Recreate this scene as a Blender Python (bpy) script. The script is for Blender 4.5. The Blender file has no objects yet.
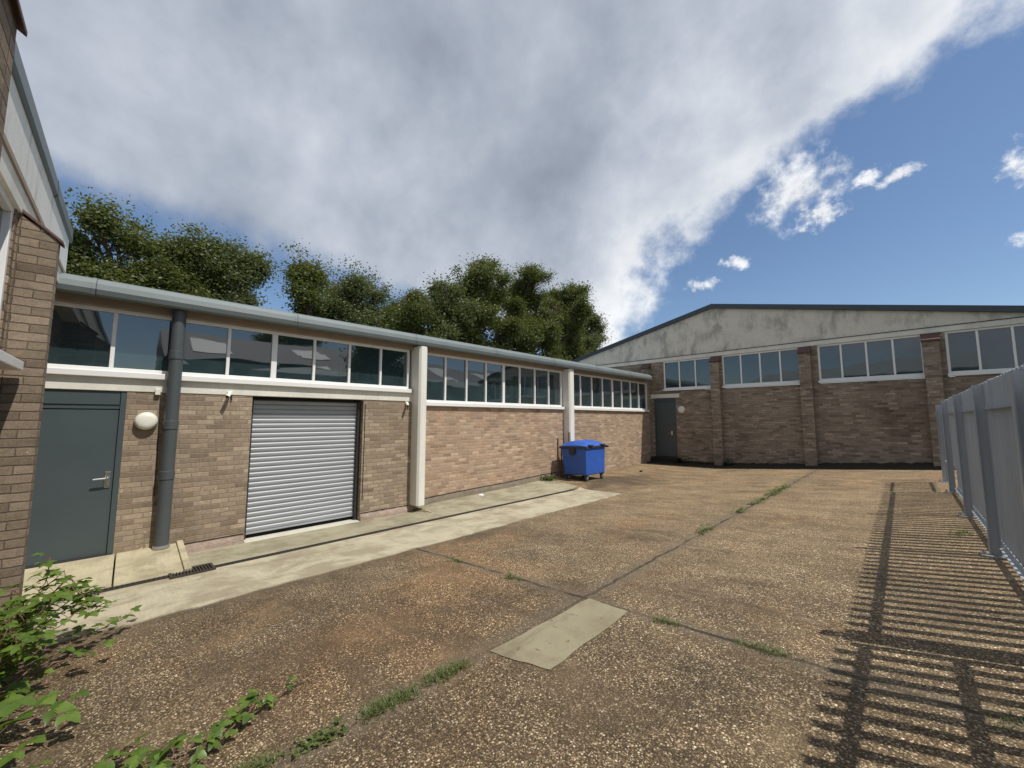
import bpy, math, random
import numpy as np
from mathutils import Vector, Matrix
R = math.radians
rnd = random.Random(7)
sc = bpy.context.scene
COL = sc.collection

# ------------------------------------------------------------------ camera
PITCH, YAW, CAM_H = R(5.19), R(45.325), 1.44
fwd = Vector((-math.sin(YAW)*math.cos(PITCH), math.cos(YAW)*math.cos(PITCH), math.sin(PITCH)))
rgt = Vector((math.cos(YAW), math.sin(YAW), 0))
upv = rgt.cross(fwd)
cd = bpy.data.cameras.new('camera'); cam = bpy.data.objects.new('camera', cd); COL.objects.link(cam)
M = Matrix((rgt, upv, -fwd)).transposed().to_4x4(); M.translation = (0, 0, CAM_H)
cam.matrix_world = M
cd.sensor_width = 36; cd.lens = 36*385/1024; cd.clip_start = .05; cd.clip_end = 2000
sc.camera = cam

# ------------------------------------------------------------------ sun, exposure
SUN_AZ, SUN_EL = R(16.5), R(60)                     # azimuth measured from +X towards +Y
sd = Vector((math.cos(SUN_AZ)*math.cos(SUN_EL), math.sin(SUN_AZ)*math.cos(SUN_EL), math.sin(SUN_EL)))
ld = bpy.data.lights.new('sun', 'SUN'); ld.energy = 4.1; ld.angle = R(.5); ld.color = (1, .95, .87)
sun = bpy.data.objects.new('sun', ld); COL.objects.link(sun)
sun.rotation_euler = sd.to_track_quat('Z', 'Y').to_euler(); sun.location = sd*60
sc.view_settings.view_transform = 'Standard'; sc.view_settings.look = 'None'
sc.view_settings.exposure = .1; sc.view_settings.gamma = 1; sc.view_settings.use_curve_mapping = False

# ------------------------------------------------------------------ node helper
class NT:
    def __init__(s, tree): s.t = tree
    def node(s, typ, **kw):
        n = s.t.nodes.new(typ)
        for k, v in kw.items(): setattr(n, k, v)
        return n
    def put(s, sock, v):
        if v is None: return
        if isinstance(v, bpy.types.NodeSocket): s.t.links.new(v, sock)
        elif isinstance(v, (int, float)):
            if sock.type == 'VECTOR': sock.default_value = (v, v, v)
            elif sock.type == 'RGBA': sock.default_value = (v, v, v, 1)
            else: sock.default_value = v
        else:
            v = tuple(v)
            if sock.type == 'RGBA' and len(v) == 3: v = v+(1,)
            sock.default_value = v
    def m(s, op, a, b=None, c=None, clamp=False):
        n = s.node('ShaderNodeMath', operation=op, use_clamp=clamp)
        for i, v in enumerate((a, b, c)): s.put(n.inputs[i], v)
        return n.outputs[0]
    def v(s, op, a, b=None, scale=None):
        n = s.node('ShaderNodeVectorMath', operation=op)
        s.put(n.inputs[0], a); s.put(n.inputs[1], b)
        if scale is not None: s.put(n.inputs['Scale'], scale)
        return n.outputs['Value'] if op in ('DOT_PRODUCT', 'LENGTH', 'DISTANCE') else n.outputs[0]
    def mix(s, f, a, b, blend='MIX'):
        n = s.node('ShaderNodeMix', data_type='RGBA', blend_type=blend)
        s.put(n.inputs[0], f); s.put(n.inputs[6], a); s.put(n.inputs[7], b)
        return n.outputs[2]
    def noise(s, vec, scale, detail=4, rough=.55, dist=0, dim='3D'):
        n = s.node('ShaderNodeTexNoise', noise_dimensions=dim)
        s.put(n.inputs['Vector'], vec); s.put(n.inputs['Scale'], scale); s.put(n.inputs['Detail'], detail)
        s.put(n.inputs['Roughness'], rough); s.put(n.inputs['Distortion'], dist)
        return n.outputs[0]
    def vor(s, vec, scale, feature='F1', rand=1):
        n = s.node('ShaderNodeTexVoronoi', feature=feature)
        s.put(n.inputs['Vector'], vec); s.put(n.inputs['Scale'], scale); s.put(n.inputs['Randomness'], rand)
        return n
    def ramp(s, f, stops, interp='LINEAR'):
        n = s.node('ShaderNodeValToRGB'); cr = n.color_ramp; cr.interpolation = interp
        while len(cr.elements) < len(stops): cr.elements.new(.5)
        for e, (p, c) in zip(cr.elements, stops):
            e.position = p
            e.color = (c, c, c, 1) if isinstance(c, (int, float)) else tuple(c)+(1,)
        s.put(n.inputs[0], f)
        return n.outputs[0]
    def step(s, x, a, b):
        n = s.node('ShaderNodeMapRange', interpolation_type='SMOOTHSTEP')
        s.put(n.inputs[0], x); s.put(n.inputs[1], a); s.put(n.inputs[2], b)
        n.inputs[3].default_value = 0; n.inputs[4].default_value = 1
        return n.outputs[0]
    def xyz(s, vec):
        n = s.node('ShaderNodeSeparateXYZ'); s.put(n.inputs[0], vec); return n.outputs
    def comb(s, x, y, z):
        n = s.node('ShaderNodeCombineXYZ')
        for i, v in enumerate((x, y, z)): s.put(n.inputs[i], v)
        return n.outputs[0]
    def bump(s, h, dist, strength=1, normal=None):
        n = s.node('ShaderNodeBump'); s.put(n.inputs['Height'], h)
        n.inputs['Distance'].default_value = dist; n.inputs['Strength'].default_value = strength
        if normal is not None: s.put(n.inputs['Normal'], normal)
        return n.outputs[0]

# ------------------------------------------------------------------ sky
w = bpy.data.worlds.new('World'); sc.world = w; w.use_nodes = True
T = NT(w.node_tree); w.node_tree.nodes.clear()
out = T.node('ShaderNodeOutputWorld'); bg = T.node('ShaderNodeBackground'); bg.inputs[1].default_value = .112
w.node_tree.links.new(bg.outputs[0], out.inputs[0])
sky = T.node('ShaderNodeTexSky', sky_type='NISHITA'); sky.sun_disc = False
sky.sun_elevation = SUN_EL; sky.sun_rotation = R(90)-SUN_AZ
sky.altitude = 50; sky.air_density = 1.0; sky.dust_density = .6; sky.ozone_density = 2.0
D = T.node('ShaderNodeTexCoord').outputs['Generated']
dz = T.xyz(D)[2]
zc = T.m('ADD', T.m('MAXIMUM', dz, 0), .18)
P = T.v('DIVIDE', D, T.comb(zc, zc, zc))             # a flat cloud deck seen from below
P2 = T.v('ADD', P, T.v('SCALE', T.v('SUBTRACT', T.node('ShaderNodeTexNoise').outputs[1], (.5, .5, .5)), scale=0))
n_edge = T.m('ADD', T.m('MULTIPLY', T.noise(D, 4.2, 8, .62, 0), .8), T.m('MULTIPLY', T.noise(D, 15, 6, .6, 0), .2))
n_big = T.noise(T.v('ADD', D, (3.1, 1.7, 0)), 2.3, 5, .5, 0)
n_fine = T.noise(T.v('ADD', D, (.3, 5.2, 0)), 6.0, 8, .56, 0)
s1 = T.v('DOT_PRODUCT', D, (-.205, -.502, .84))
s2 = T.v('DOT_PRODUCT', D, (-.76, -.479, .44))
def _pl(a, b):
    c = Vector(a).cross(Vector(b)).normalized()
    return tuple(c if c.z > 0 else -c)
s3 = T.v('DOT_PRODUCT', D, _pl((-.938, -.086, .385), (-.905, .235, .342)))
ms = T.node('ShaderNodeMath', operation='SMOOTH_MAX'); T.put(ms.inputs[0], s1); T.put(ms.inputs[1], s2); ms.inputs[2].default_value = .05
edge = T.m('ADD', T.m('ADD', ms.outputs[0], .004), T.m('MULTIPLY', T.m('SUBTRACT', n_edge, .5), .42))
low = T.m('ADD', s3, T.m('MULTIPLY', T.m('SUBTRACT', n_edge, .5), .2))
big = T.m('MULTIPLY', T.step(edge, -.015, .07), T.step(low, -.035, .05))
cu = None
n_cu = T.noise(D, 17, 8, .62, 0); n_cs = T.noise(D, 34, 7, .62, 0)
for c, rx, ry in (((-.118, .891, .44), .085, .066), ((-.09, .915, .395), .05, .03), ((-.012, .907, .425), .03, .016), ((.015, .909, .415), .035, .014), ((-.234, .912, .337), .03, .016),
                  ((-.30, .903, .303), .035, .016), ((.165, .915, .371), .045, .05), ((.165, .905, .40), .03, .03), ((.16, .95, .272), .03, .016)):
    d = T.v('SUBTRACT', D, c)
    q = T.v('LENGTH', T.v('MULTIPLY', d, (1/rx, 1/rx, 1/ry)))
    small = rx < .06
    k = T.step(T.m('ADD', T.m('SUBTRACT', 1, q), T.m('MULTIPLY', T.m('SUBTRACT', n_cs if small else n_cu, .5), 3.4 if small else 2.5)), .05, 1.0 if small else .8)
    cu = k if cu is None else T.m('MAXIMUM', cu, k)
# bright towards the ragged edge, grey where the deck is thick
thick = T.step(edge, .03, .36)
lum = T.m('SUBTRACT', 7.0, T.m('MULTIPLY', thick, 2.55))
lum = T.m('MULTIPLY', lum, T.m('ADD', 1, T.m('MULTIPLY', T.step(dz, .55, .12), .10)))
lum = T.m('MULTIPLY', lum, T.m('ADD', .58, T.m('MULTIPLY', n_big, .84)))
lum = T.m('MULTIPLY', lum, T.m('ADD', .54, T.m('MULTIPLY', n_fine, .92)))
ccol = T.mix(T.step(lum, 3, 8.5), (.83, .93, 1.11), (.98, 1.0, 1.02))
cloud = T.v('SCALE', ccol, scale=lum)
cucol = T.v('SCALE', (.98, 1, 1.02), scale=T.m('ADD', 4.6, T.m('MULTIPLY', n_cu, 6.5)))
skyc = T.v('MULTIPLY', sky.outputs[0], (.86, .92, .97))
c1 = T.mix(T.m('MULTIPLY', cu, .92), skyc, cucol)
c2 = T.mix(T.m('MULTIPLY', big, .96), c1, cloud)
T.put(bg.inputs[0], c2)

# ------------------------------------------------------------------ materials
MATS = {}
def new_mat(name):
    m = bpy.data.materials.new(name); m.use_nodes = True
    m.node_tree.nodes.clear(); t = NT(m.node_tree)
    o = t.node('ShaderNodeOutputMaterial'); p = t.node('ShaderNodeBsdfPrincipled')
    m.node_tree.links.new(p.outputs[0], o.inputs[0])
    MATS[name] = m
    return m, t, p, o
def pos(t): return t.node('ShaderNodeNewGeometry').outputs['Position']

def plain(name, col, rough=.5, metal=0, var=.15, scale=6, bump=.0, bscale=80, spec=.5, streak=False):
    m, t, p, o = new_mat(name)
    ps = pos(t)
    if streak: ps = t.v('MULTIPLY', ps, (1, 1, .12))
    n = t.noise(ps, scale, 6, .6)
    n2 = t.noise(pos(t), scale*7, 4, .6)
    f = t.m('ADD', t.m('MULTIPLY', n, 1.4), t.m('MULTIPLY', n2, .6))
    f = t.m('ADD', 1-var, t.m('MULTIPLY', f, var))
    t.put(p.inputs['Base Color'], t.v('SCALE', col, scale=f))
    t.put(p.inputs['Roughness'], t.m('ADD', rough-.08, t.m('MULTIPLY', n, .16)))
    p.inputs['Metallic'].default_value = metal; p.inputs['Specular IOR Level'].default_value = spec
    if bump: t.put(p.inputs['Normal'], t.bump(t.noise(pos(t), bscale, 4), bump, .6))
    return m

def brick(name, cols, mortar, stain=.35, stain_scale=.8, white=.02, stain_col=(.35, .33, .28), quoin=None):
    m, t, p, o = new_mat(name)
    g = t.node('ShaderNodeNewGeometry'); ps = g.outputs['Position']; nn = t.xyz(g.outputs['True Normal'])
    wob = t.noise(ps, 14, 2)
    wob2 = t.noise(t.v('ADD', ps, (7, 3, 1)), 14, 2)
    x, y, z = t.xyz(ps)
    fx = t.m('GREATER_THAN', t.m('ABSOLUTE', nn[0]), .6)
    u = t.m('ADD', t.m('MULTIPLY', y, fx), t.m('MULTIPLY', x, t.m('SUBTRACT', 1, fx)))
    u = t.m('ADD', u, t.m('MULTIPLY', t.m('SUBTRACT', wob, .5), .016))
    v = t.m('ADD', z, t.m('MULTIPLY', t.m('SUBTRACT', wob2, .5), .012))
    vr = t.m('DIVIDE', v, .075); row = t.m('FLOOR', vr); fv = t.m('FRACT', vr)
    uu = t.m('ADD', t.m('DIVIDE', u, .225), t.m('MULTIPLY', t.m('FLOORED_MODULO', row, 2), .5))
    uu = t.m('ADD', uu, t.m('MULTIPLY', t.m('FLOOR', t.m('DIVIDE', row, 2)), .07))
    if quoin is not None:                               # alternate courses of one stretcher and two headers
        odd = t.m('FLOORED_MODULO', row, 2)
        uu = t.m('MULTIPLY', t.m('DIVIDE', t.m('SUBTRACT', u, quoin), .222), t.m('ADD', 1, odd))
    colm = t.m('FLOOR', uu); fu = t.m('FRACT', uu)
    eu = t.m('MINIMUM', fu, t.m('SUBTRACT', 1, fu)); ev = t.m('MINIMUM', fv, t.m('SUBTRACT', 1, fv))
    face = t.m('MULTIPLY', t.step(eu, .012, .032), t.step(ev, .045, .105))
    wn = t.node('ShaderNodeTexWhiteNoise', noise_dimensions='3D')
    t.put(wn.inputs['Vector'], t.comb(colm, row, t.m('MULTIPLY', fx, 13.7)))
    k = len(cols)
    bc = t.ramp(wn.outputs['Value'], [(i/(k-1), c) for i, c in enumerate(cols)])
    wn2 = t.node('ShaderNodeTexWhiteNoise', noise_dimensions='3D')
    t.put(wn2.inputs['Vector'], t.comb(row, colm, 4.2))
    bc = t.v('SCALE', bc, scale=t.m('ADD', .80, t.m('MULTIPLY', wn2.outputs['Value'], .40)))
    gr = t.noise(ps, 90, 4, .65); gr2 = t.noise(ps, 22, 4, .6)
    bc = t.v('SCALE', bc, scale=t.m('ADD', .12, t.m('ADD', t.m('MULTIPLY', gr, .95), t.m('MULTIPLY', gr2, .8))))
    # salts and smears of mortar on a few brick faces
    bc = t.mix(t.m('MULTIPLY', t.step(gr2, .6, .72), t.m('GREATER_THAN', wn2.outputs['Value'], 1-white*6)), bc, (.62, .58, .5))
    mc = t.v('SCALE', mortar, scale=t.m('ADD', .6, t.m('MULTIPLY', gr, .8)))
    c = t.mix(face, mc, bc)
    st = t.step(t.noise(t.v('MULTIPLY', ps, (1, 1, .55)), stain_scale, 6, .6), .5, .74)
    c = t.mix(t.m('MULTIPLY', st, stain), c, t.v('MULTIPLY', c, stain_col))
    t.put(p.inputs['Base Color'], c); p.inputs['Roughness'].default_value = .9; p.inputs['Specular IOR Level'].default_value = .25
    h = t.m('ADD', t.m('MULTIPLY', face, .8), t.m('MULTIPLY', gr, .35))
    t.put(p.inputs['Normal'], t.bump(h, .009, .9))
    return m

brick('brick_wing', [(.325, .25, .178), (.265, .20, .142), (.375, .30, .215), (.235, .178, .128), (.345, .27, .195)], (.27, .23, .175))
brick('brick_wing_pink', [(.43, .295, .20), (.36, .235, .16), (.50, .375, .26), (.31, .215, .155), (.46, .325, .225)], (.42, .35, .27), stain=.2)
brick('brick_wing_end', [(.38, .28, .19), (.31, .225, .15), (.46, .35, .25), (.29, .21, .15), (.42, .30, .21)], (.42, .36, .28), stain=.2)
brick('brick_far', [(.31, .25, .19), (.24, .19, .145), (.36, .295, .225), (.18, .145, .11), (.33, .26, .20)], (.25, .21, .17), stain=.55, stain_scale=.7)
brick('brick_left', [(.25, .185, .13), (.21, .155, .105), (.29, .215, .15), (.18, .13, .09), (.26, .19, .13)], (.10, .082, .065), stain=.25, stain_scale=1.5)  # mortar colour darkened to carry the shade in the raked joints
brick('brick_left_pier', [(.25, .195, .14), (.21, .165, .115), (.29, .225, .165), (.19, .145, .105), (.26, .20, .145)], (.13, .105, .08), stain=.25, stain_scale=1.5, quoin=-.552)  # raked-joint shade is put into this mortar colour too

plain('white_upvc', (.78, .78, .76), .35, var=.08, scale=4)
plain('cream_paint', (.70, .68, .60), .6, var=.42, scale=3, bump=.002, bscale=60, streak=True)
plain('column_paint', (.72, .71, .65), .6, var=.42, scale=4, bump=.002, bscale=50, streak=True)
plain('gutter_metal', (.15, .178, .18), .5, metal=.1, var=.2, scale=3)
plain('roof_sheet', (.22, .24, .25), .6, var=.2, scale=2)
plain('verge_metal', (.045, .06, .075), .45, var=.15, scale=3)
plain('timber_fascia', (.34, .27, .21), .75, var=.3, scale=5)
plain('door_paint', (.062, .082, .088), .42, var=.12, scale=2.5)
plain('pipe_grey', (.068, .080, .084), .42, var=.14, scale=3)
plain('dark_metal', (.03, .03, .032), .5, var=.3, scale=10)
plain('black_void', (.006, .006, .006), .9, var=.3)
plain('chrome', (.62, .62, .62), .25, metal=1, var=.1)
plain('galvanised', (.40, .435, .465), .45, metal=.15, var=.3, scale=9, streak=True)
plain('light_plastic', (.74, .73, .64), .4, var=.06)
plain('rust', (.045, .035, .028), .8, var=.5, scale=14)
plain('tile_red', (.105, .055, .045), .7, var=.4, scale=12)
plain('plank_wood', (.23, .15, .09), .8, var=.4, scale=9, streak=True)
plain('rubble_render', (.34, .265, .215), .95, var=.75, scale=7, bump=.03, bscale=16)
plain('grey_plinth', (.21, .175, .13), .95, var=.6, scale=6, bump=.012, bscale=24)
plain('concrete_pale', (.52, .50, .43), .85, var=.3, scale=5, bump=.003, bscale=70)
plain('moss_dirt_shade', (.02, .017, .010), .95, var=.8, scale=9, bump=.03, bscale=24)  # dirt colour, deepened to carry the shade at the far wall foot
plain('interior_dark', (.03, .03, .03), .9)
plain('bark', (.10, .078, .055), .9, var=.5, scale=9, bump=.02, bscale=14)
plain('cane', (.17, .10, .06), .7, var=.4, scale=20)
plain('neighbour_wall', (.16, .14, .12), .9, var=.2)
plain('neighbour_roof', (.22, .23, .24), .7, var=.3)
plain('added_panel_sheet', (.85, .86, .86), .5, var=.15)
plain('white_lump', (.75, .73, .68), .8, var=.2, scale=20)
plain('bolt', (.42, .43, .42), .45, metal=.7, var=.3)

def bin_plastic():
    m, t, p, o = new_mat('bin_plastic')
    ps = pos(t); n = t.noise(ps, 5, 6, .6); f = t.noise(t.v('MULTIPLY', ps, (1, 1, .3)), 24, 5, .65)
    z = t.xyz(ps)[2]
    sc_ = t.m('MULTIPLY', t.step(f, .56, .72), t.m('SUBTRACT', 1, t.step(z, -.35, .1)))
    c = t.mix(t.m('MULTIPLY', sc_, .5), t.v('SCALE', (.026, .10, .43), scale=t.m('ADD', .8, t.m('MULTIPLY', n, .45))), (.13, .2, .38))
    t.put(p.inputs['Base Color'], c); t.put(p.inputs['Roughness'], t.m('ADD', .36, t.m('MULTIPLY', f, .2)))
bin_plastic()

def shutter_mat():
    m, t, p, o = new_mat('shutter_metal')
    n = t.noise(t.v('MULTIPLY', pos(t), (1, .4, 3)), 3, 5, .6)
    t.put(p.inputs['Base Color'], t.v('SCALE', (.35, .37, .39), scale=t.m('ADD', .8, t.m('MULTIPLY', n, .4))))
    p.inputs['Metallic'].default_value = .2; t.put(p.inputs['Roughness'], t.m('ADD', .46, t.m('MULTIPLY', n, .18)))
shutter_mat()

def glass_mat():
    m, t, p, o = new_mat('window_glass')
    n = t.noise(pos(t), .9, 2)
    g = t.noise(pos(t), 2.6, 5, .6)
    t.put(p.inputs['Base Color'], t.v('SCALE', (.022, .039, .043), scale=t.m('ADD', .4, t.m('MULTIPLY', g, 1.4))))
    p.inputs['IOR'].default_value = 2.1; p.inputs['Specular IOR Level'].default_value = .5
    t.put(p.inputs['Roughness'], t.m('MULTIPLY', t.step(g, .3, .8), .05))
    t.put(p.inputs['Normal'], t.bump(n, .012, .25))
glass_mat()

def render_panel():
    m, t, p, o = new_mat('render_panel')
    ps = pos(t); st = t.v('MULTIPLY', ps, (1, 1, .5))
    n = t.noise(ps, 1.1, 6, .62); s = t.noise(st, 3.0, 8, .68, .3); f = t.noise(ps, 40, 4)
    mould = t.m('MULTIPLY', t.step(n, .38, .6), t.step(s, .40, .62))
    c = t.v('SCALE', (.68, .645, .555), scale=t.m('ADD', .78, t.m('MULTIPLY', f, .44)))
    c = t.mix(t.m('MULTIPLY', mould, .6), c, (.22, .205, .175))
    c = t.mix(t.m('MULTIPLY', t.step(t.noise(st, 7, 6, .7), .58, .75), .35), c, (.2, .185, .15))
    t.put(p.inputs['Base Color'], c); p.inputs['Roughness'].default_value = .9
    t.put(p.inputs['Normal'], t.bump(f, .004, .6))
render_panel()
def render_panel_white():
    m, t, p, o = new_mat('render_panel_white')
    ps = pos(t); st = t.v('MULTIPLY', ps, (1, 1, .15))
    s = t.noise(st, 5.0, 8, .68, .3); f = t.noise(ps, 40, 4)
    c = t.v('SCALE', (.74, .74, .70), scale=t.m('ADD', .8, t.m('MULTIPLY', f, .4)))
    c = t.mix(t.m('MULTIPLY', t.step(s, .5, .72), .6), c, (.28, .27, .23))
    t.put(p.inputs['Base Color'], c); p.inputs['Roughness'].default_value = .85
render_panel_white()

def yard_mat():
    m, t, p, o = new_mat('exposed_aggregate')
    ps = pos(t); x, y, z = t.xyz(ps)
    v = t.vor(ps, 74); v2 = t.vor(t.v('ADD', ps, (3.3, 1.1, .7)), 150)
    r1 = t.xyz(v.outputs['Color'])[0]; r2 = t.xyz(v2.outputs['Color'])[0]
    stone = t.ramp(r1, [(0, (.062, .044, .025)), (.35, (.11, .080, .046)), (.6, (.185, .138, .080)), (.8, (.30, .23, .14)), (.92, (.47, .385, .26)), (1, (.74, .66, .50))])
    small = t.ramp(r2, [(0, (.042, .031, .019)), (.45, (.085, .063, .038)), (.8, (.17, .128, .078)), (.93, (.36, .29, .19)), (1, (.62, .54, .40))])
    sm = t.m('SUBTRACT', 1, t.step(v.outputs['Distance'], .38, .6))
    keep = t.m('GREATER_THAN', t.xyz(v.outputs['Color'])[1], .42)
    sm = t.m('MULTIPLY', sm, keep)
    c = t.mix(sm, small, stone)
    big = t.noise(ps, .55, 6, .6, .4); mid = t.noise(t.v('ADD', ps, (9, 2, 0)), 1.9, 6, .62, .3)
    # worn smooth (grey, slurry) areas and reddish clean areas, damp and dirty patches
    slurry = t.m('MULTIPLY', t.step(mid, .5, .68), .55)
    c = t.mix(slurry, c, (.16, .122, .074))
    red = t.step(t.m('ADD', big, t.m('MULTIPLY', t.m('SUBTRACT', 1, t.m('MINIMUM', 1, t.m('DIVIDE', t.v('LENGTH', t.v('SUBTRACT', ps, (-3.4, 2.8, -.2))), 2.4))), .22)), .52, .72)
    c = t.mix(t.m('MULTIPLY', red, .6), c, t.v('MULTIPLY', c, (1.38, 1.1, .9)))
    dk = t.step(t.noise(t.v('ADD', ps, (1, 8, 0)), .9, 8, .68, .6), .48, .64)
    c = t.mix(t.m('MULTIPLY', dk, .62), c, t.v('MULTIPLY', c, (.58, .58, .6)))
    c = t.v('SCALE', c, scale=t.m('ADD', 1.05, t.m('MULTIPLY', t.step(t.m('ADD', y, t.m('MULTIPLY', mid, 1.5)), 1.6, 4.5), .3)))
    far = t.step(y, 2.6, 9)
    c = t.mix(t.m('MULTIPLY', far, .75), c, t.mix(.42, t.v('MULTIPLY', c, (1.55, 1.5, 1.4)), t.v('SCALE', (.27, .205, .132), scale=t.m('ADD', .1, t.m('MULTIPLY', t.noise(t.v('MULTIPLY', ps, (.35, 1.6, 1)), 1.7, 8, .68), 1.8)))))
    # dirt washed down along the apron
    wash = t.m('MULTIPLY', t.step(t.m('ADD', x, t.m('MULTIPLY', mid, 1.1)), -3.9, -4.5), t.m('SUBTRACT', 1, t.step(y, 3.5, 7)))
    c = t.mix(t.m('MULTIPLY', wash, .6), c, (.12, .096, .066))
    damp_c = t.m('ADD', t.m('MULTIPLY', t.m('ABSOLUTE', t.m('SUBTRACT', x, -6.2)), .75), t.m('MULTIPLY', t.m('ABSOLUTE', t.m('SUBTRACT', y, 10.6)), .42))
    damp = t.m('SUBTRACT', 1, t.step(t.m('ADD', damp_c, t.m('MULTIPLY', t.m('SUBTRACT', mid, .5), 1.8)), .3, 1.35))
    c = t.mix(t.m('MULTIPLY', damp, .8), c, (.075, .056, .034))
    film = t.step(t.noise(t.v('ADD', t.v('MULTIPLY', ps, (.7, 1.5, 1)), (4, 4, 4)), 1.1, 8, .7, .8), .52, .62)
    c = t.mix(t.m('MULTIPLY', film, .5), c, (.115, .082, .052))
    ms_ = t.noise(t.v('ADD', t.v('MULTIPLY', ps, (.8, 1.2, 1)), (21, 5, 2)), 1.5, 12, .76, .2)
    c = t.v('SCALE', c, scale=t.m('ADD', .1, t.m('MULTIPLY', ms_, 1.8)))
    pale = t.m('MULTIPLY', t.step(t.noise(t.v('ADD', t.v('MULTIPLY', ps, (.6, 2.2, 1)), (14, 2, 4)), 1.6, 8, .72, .5), .56, .68), t.step(y, 2, 5))
    c = t.mix(t.m('MULTIPLY', pale, .45), c, (.42, .33, .22))
    c = t.v('MULTIPLY', c, (.90, .85, .785))
    # joints between the cast bays
    wob = t.m('MULTIPLY', t.m('SUBTRACT', t.noise(ps, 3.5, 4, .6), .5), .09)
    def line(co, at, wid): return t.m('SUBTRACT', 1, t.step(t.m('ABSOLUTE', t.m('SUBTRACT', t.m('ADD', co, wob), at)), wid*.4, wid))
    xs_ = t.m('SUBTRACT', x, t.m('MULTIPLY', y, .010)); lx = t.m('MULTIPLY', line(xs_, -2.17, .024), t.m('ADD', .3, t.m('MULTIPLY', t.step(y, 2.6, 3.4), .7))); ly = line(y, 3.03, .026)
    l2 = t.m('MULTIPLY', line(y, 11.7, .03), t.step(x, -2.1, -2.0)); l3 = t.m('MULTIPLY', line(y, 12.7, .04), t.step(x, -.75, -.6))
    jn = t.m('MAXIMUM', t.m('MAXIMUM', lx, ly), t.m('MAXIMUM', l2, l3))
    side = t.m('MAXIMUM', line(xs_, -2.17, .16), line(y, 3.03, .13))
    c = t.mix(t.m('MULTIPLY', side, .45), c, (.15, .12, .085))
    c = t.mix(t.m('MULTIPLY', jn, t.m('ADD', .1, t.m('MULTIPLY', t.step(mid, .35, .6), .8))), c, (.035, .028, .018))
    t.put(p.inputs['Base Color'], c)
    t.put(p.inputs['Roughness'], t.m('SUBTRACT', .88, t.m('MULTIPLY', sm, .3)))
    p.inputs['Specular IOR Level'].default_value = .35
    h = t.m('ADD', t.m('MULTIPLY', sm, .6), t.m('SUBTRACT', t.m('MULTIPLY', r2, .4), t.m('MULTIPLY', jn, 1.5)))
    t.put(p.inputs['Normal'], t.bump(h, .008, .8))
yard_mat()

def slab_mat(name, col, dark, brush=14, spk=.69):
    m, t, p, o = new_mat(name)
    ps = pos(t); x, y, z = t.xyz(ps)
    br = t.noise(t.v('MULTIPLY', ps, (1, brush, 1)), 3, 5, .6)
    n = t.noise(ps, 1.9, 8, .68, .4); f = t.noise(ps, 60, 4, .6); lg = t.noise(t.v('MULTIPLY', ps, (2.2, .5, 1)), 1.6, 6, .66, .6)
    c = t.v('SCALE', col, scale=t.m('ADD', .58, t.m('ADD', t.m('MULTIPLY', f, .38), t.m('MULTIPLY', br, .42))))
    c = t.mix(t.m('MULTIPLY', t.step(n, .40, .62), .8), c, dark)
    c = t.mix(t.m('MULTIPLY', t.step(lg, .55, .7), .55), c, t.v('MULTIPLY', c, (.5, .47, .40)))
    sp = t.step(t.noise(ps, 17, 3, .6), spk, spk+.05)
    c = t.mix(t.m('MULTIPLY', sp, .6), c, (.07, .06, .045))
    t.put(p.inputs['Base Color'], c); p.inputs['Roughness'].default_value = .88
    t.put(p.inputs['Normal'], t.bump(t.m('ADD', f, br), .003, .7))
slab_mat('apron_concrete', (.45, .402, .288), (.26, .218, .148))
slab_mat('inner_concrete', (.34, .31, .215), (.20, .178, .115))
slab_mat('door_slab_concrete', (.46, .41, .275), (.28, .245, .155))
slab_mat('patch_concrete', (.275, .245, .16), (.20, .165, .10), 1, .66)

def ground_mat():
    m, t, p, o = new_mat('rough_grass')
    ps = pos(t); n = t.noise(ps, 3, 7, .65); b = t.noise(ps, .15, 4)
    c = t.mix(n, (.035, .055, .016), (.09, .10, .035)); c = t.mix(t.step(b, .5, .65), c, (.11, .085, .05))
    t.put(p.inputs['Base Color'], c); p.inputs['Roughness'].default_value = .95
ground_mat()

def leaf_mat(name, cols, transl=.3, rough=.5, vein=False):
    m, t, p, o = new_mat(name)
    g = t.node('ShaderNodeNewGeometry')
    k = len(cols)
    c = t.ramp(g.outputs['Random Per Island'], [(i/(k-1), q) for i, q in enumerate(cols)])
    c = t.v('SCALE', c, scale=t.m('ADD', .7, t.m('MULTIPLY', t.noise(g.outputs['Position'], 30 if vein else 1.2, 3), .6)))
    t.put(p.inputs['Base Color'], c); p.inputs['Roughness'].default_value = rough
    tr = t.node('ShaderNodeBsdfTranslucent'); t.put(tr.inputs[0], t.v('MULTIPLY', c, (1.25, 1.3, .6)))
    mx = t.node('ShaderNodeMixShader'); mx.inputs[0].default_value = transl
    t.t.links.new(p.outputs[0], mx.inputs[1]); t.t.links.new(tr.outputs[0], mx.inputs[2]); t.t.links.new(mx.outputs[0], o.inputs[0])
leaf_mat('leaf_tree', [(.068, .086, .024), (.105, .125, .034), (.15, .168, .052), (.08, .098, .028)], .42)
leaf_mat('leaf_tree_grey', [(.082, .104, .040), (.108, .134, .052), (.14, .162, .07), (.09, .112, .044)], .42)
leaf_mat('leaf_bramble', [(.065, .115, .018), (.10, .17, .026), (.15, .23, .036), (.08, .135, .022)], .35, .42, True)
leaf_mat('leaf_grass', [(.075, .115, .022), (.11, .16, .035), (.19, .20, .075), (.085, .125, .028)], .35, .5, True)
leaf_mat('leaf_dark', [(.015, .027, .008), (.022, .038, .010), (.032, .052, .014)], .25)

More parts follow.
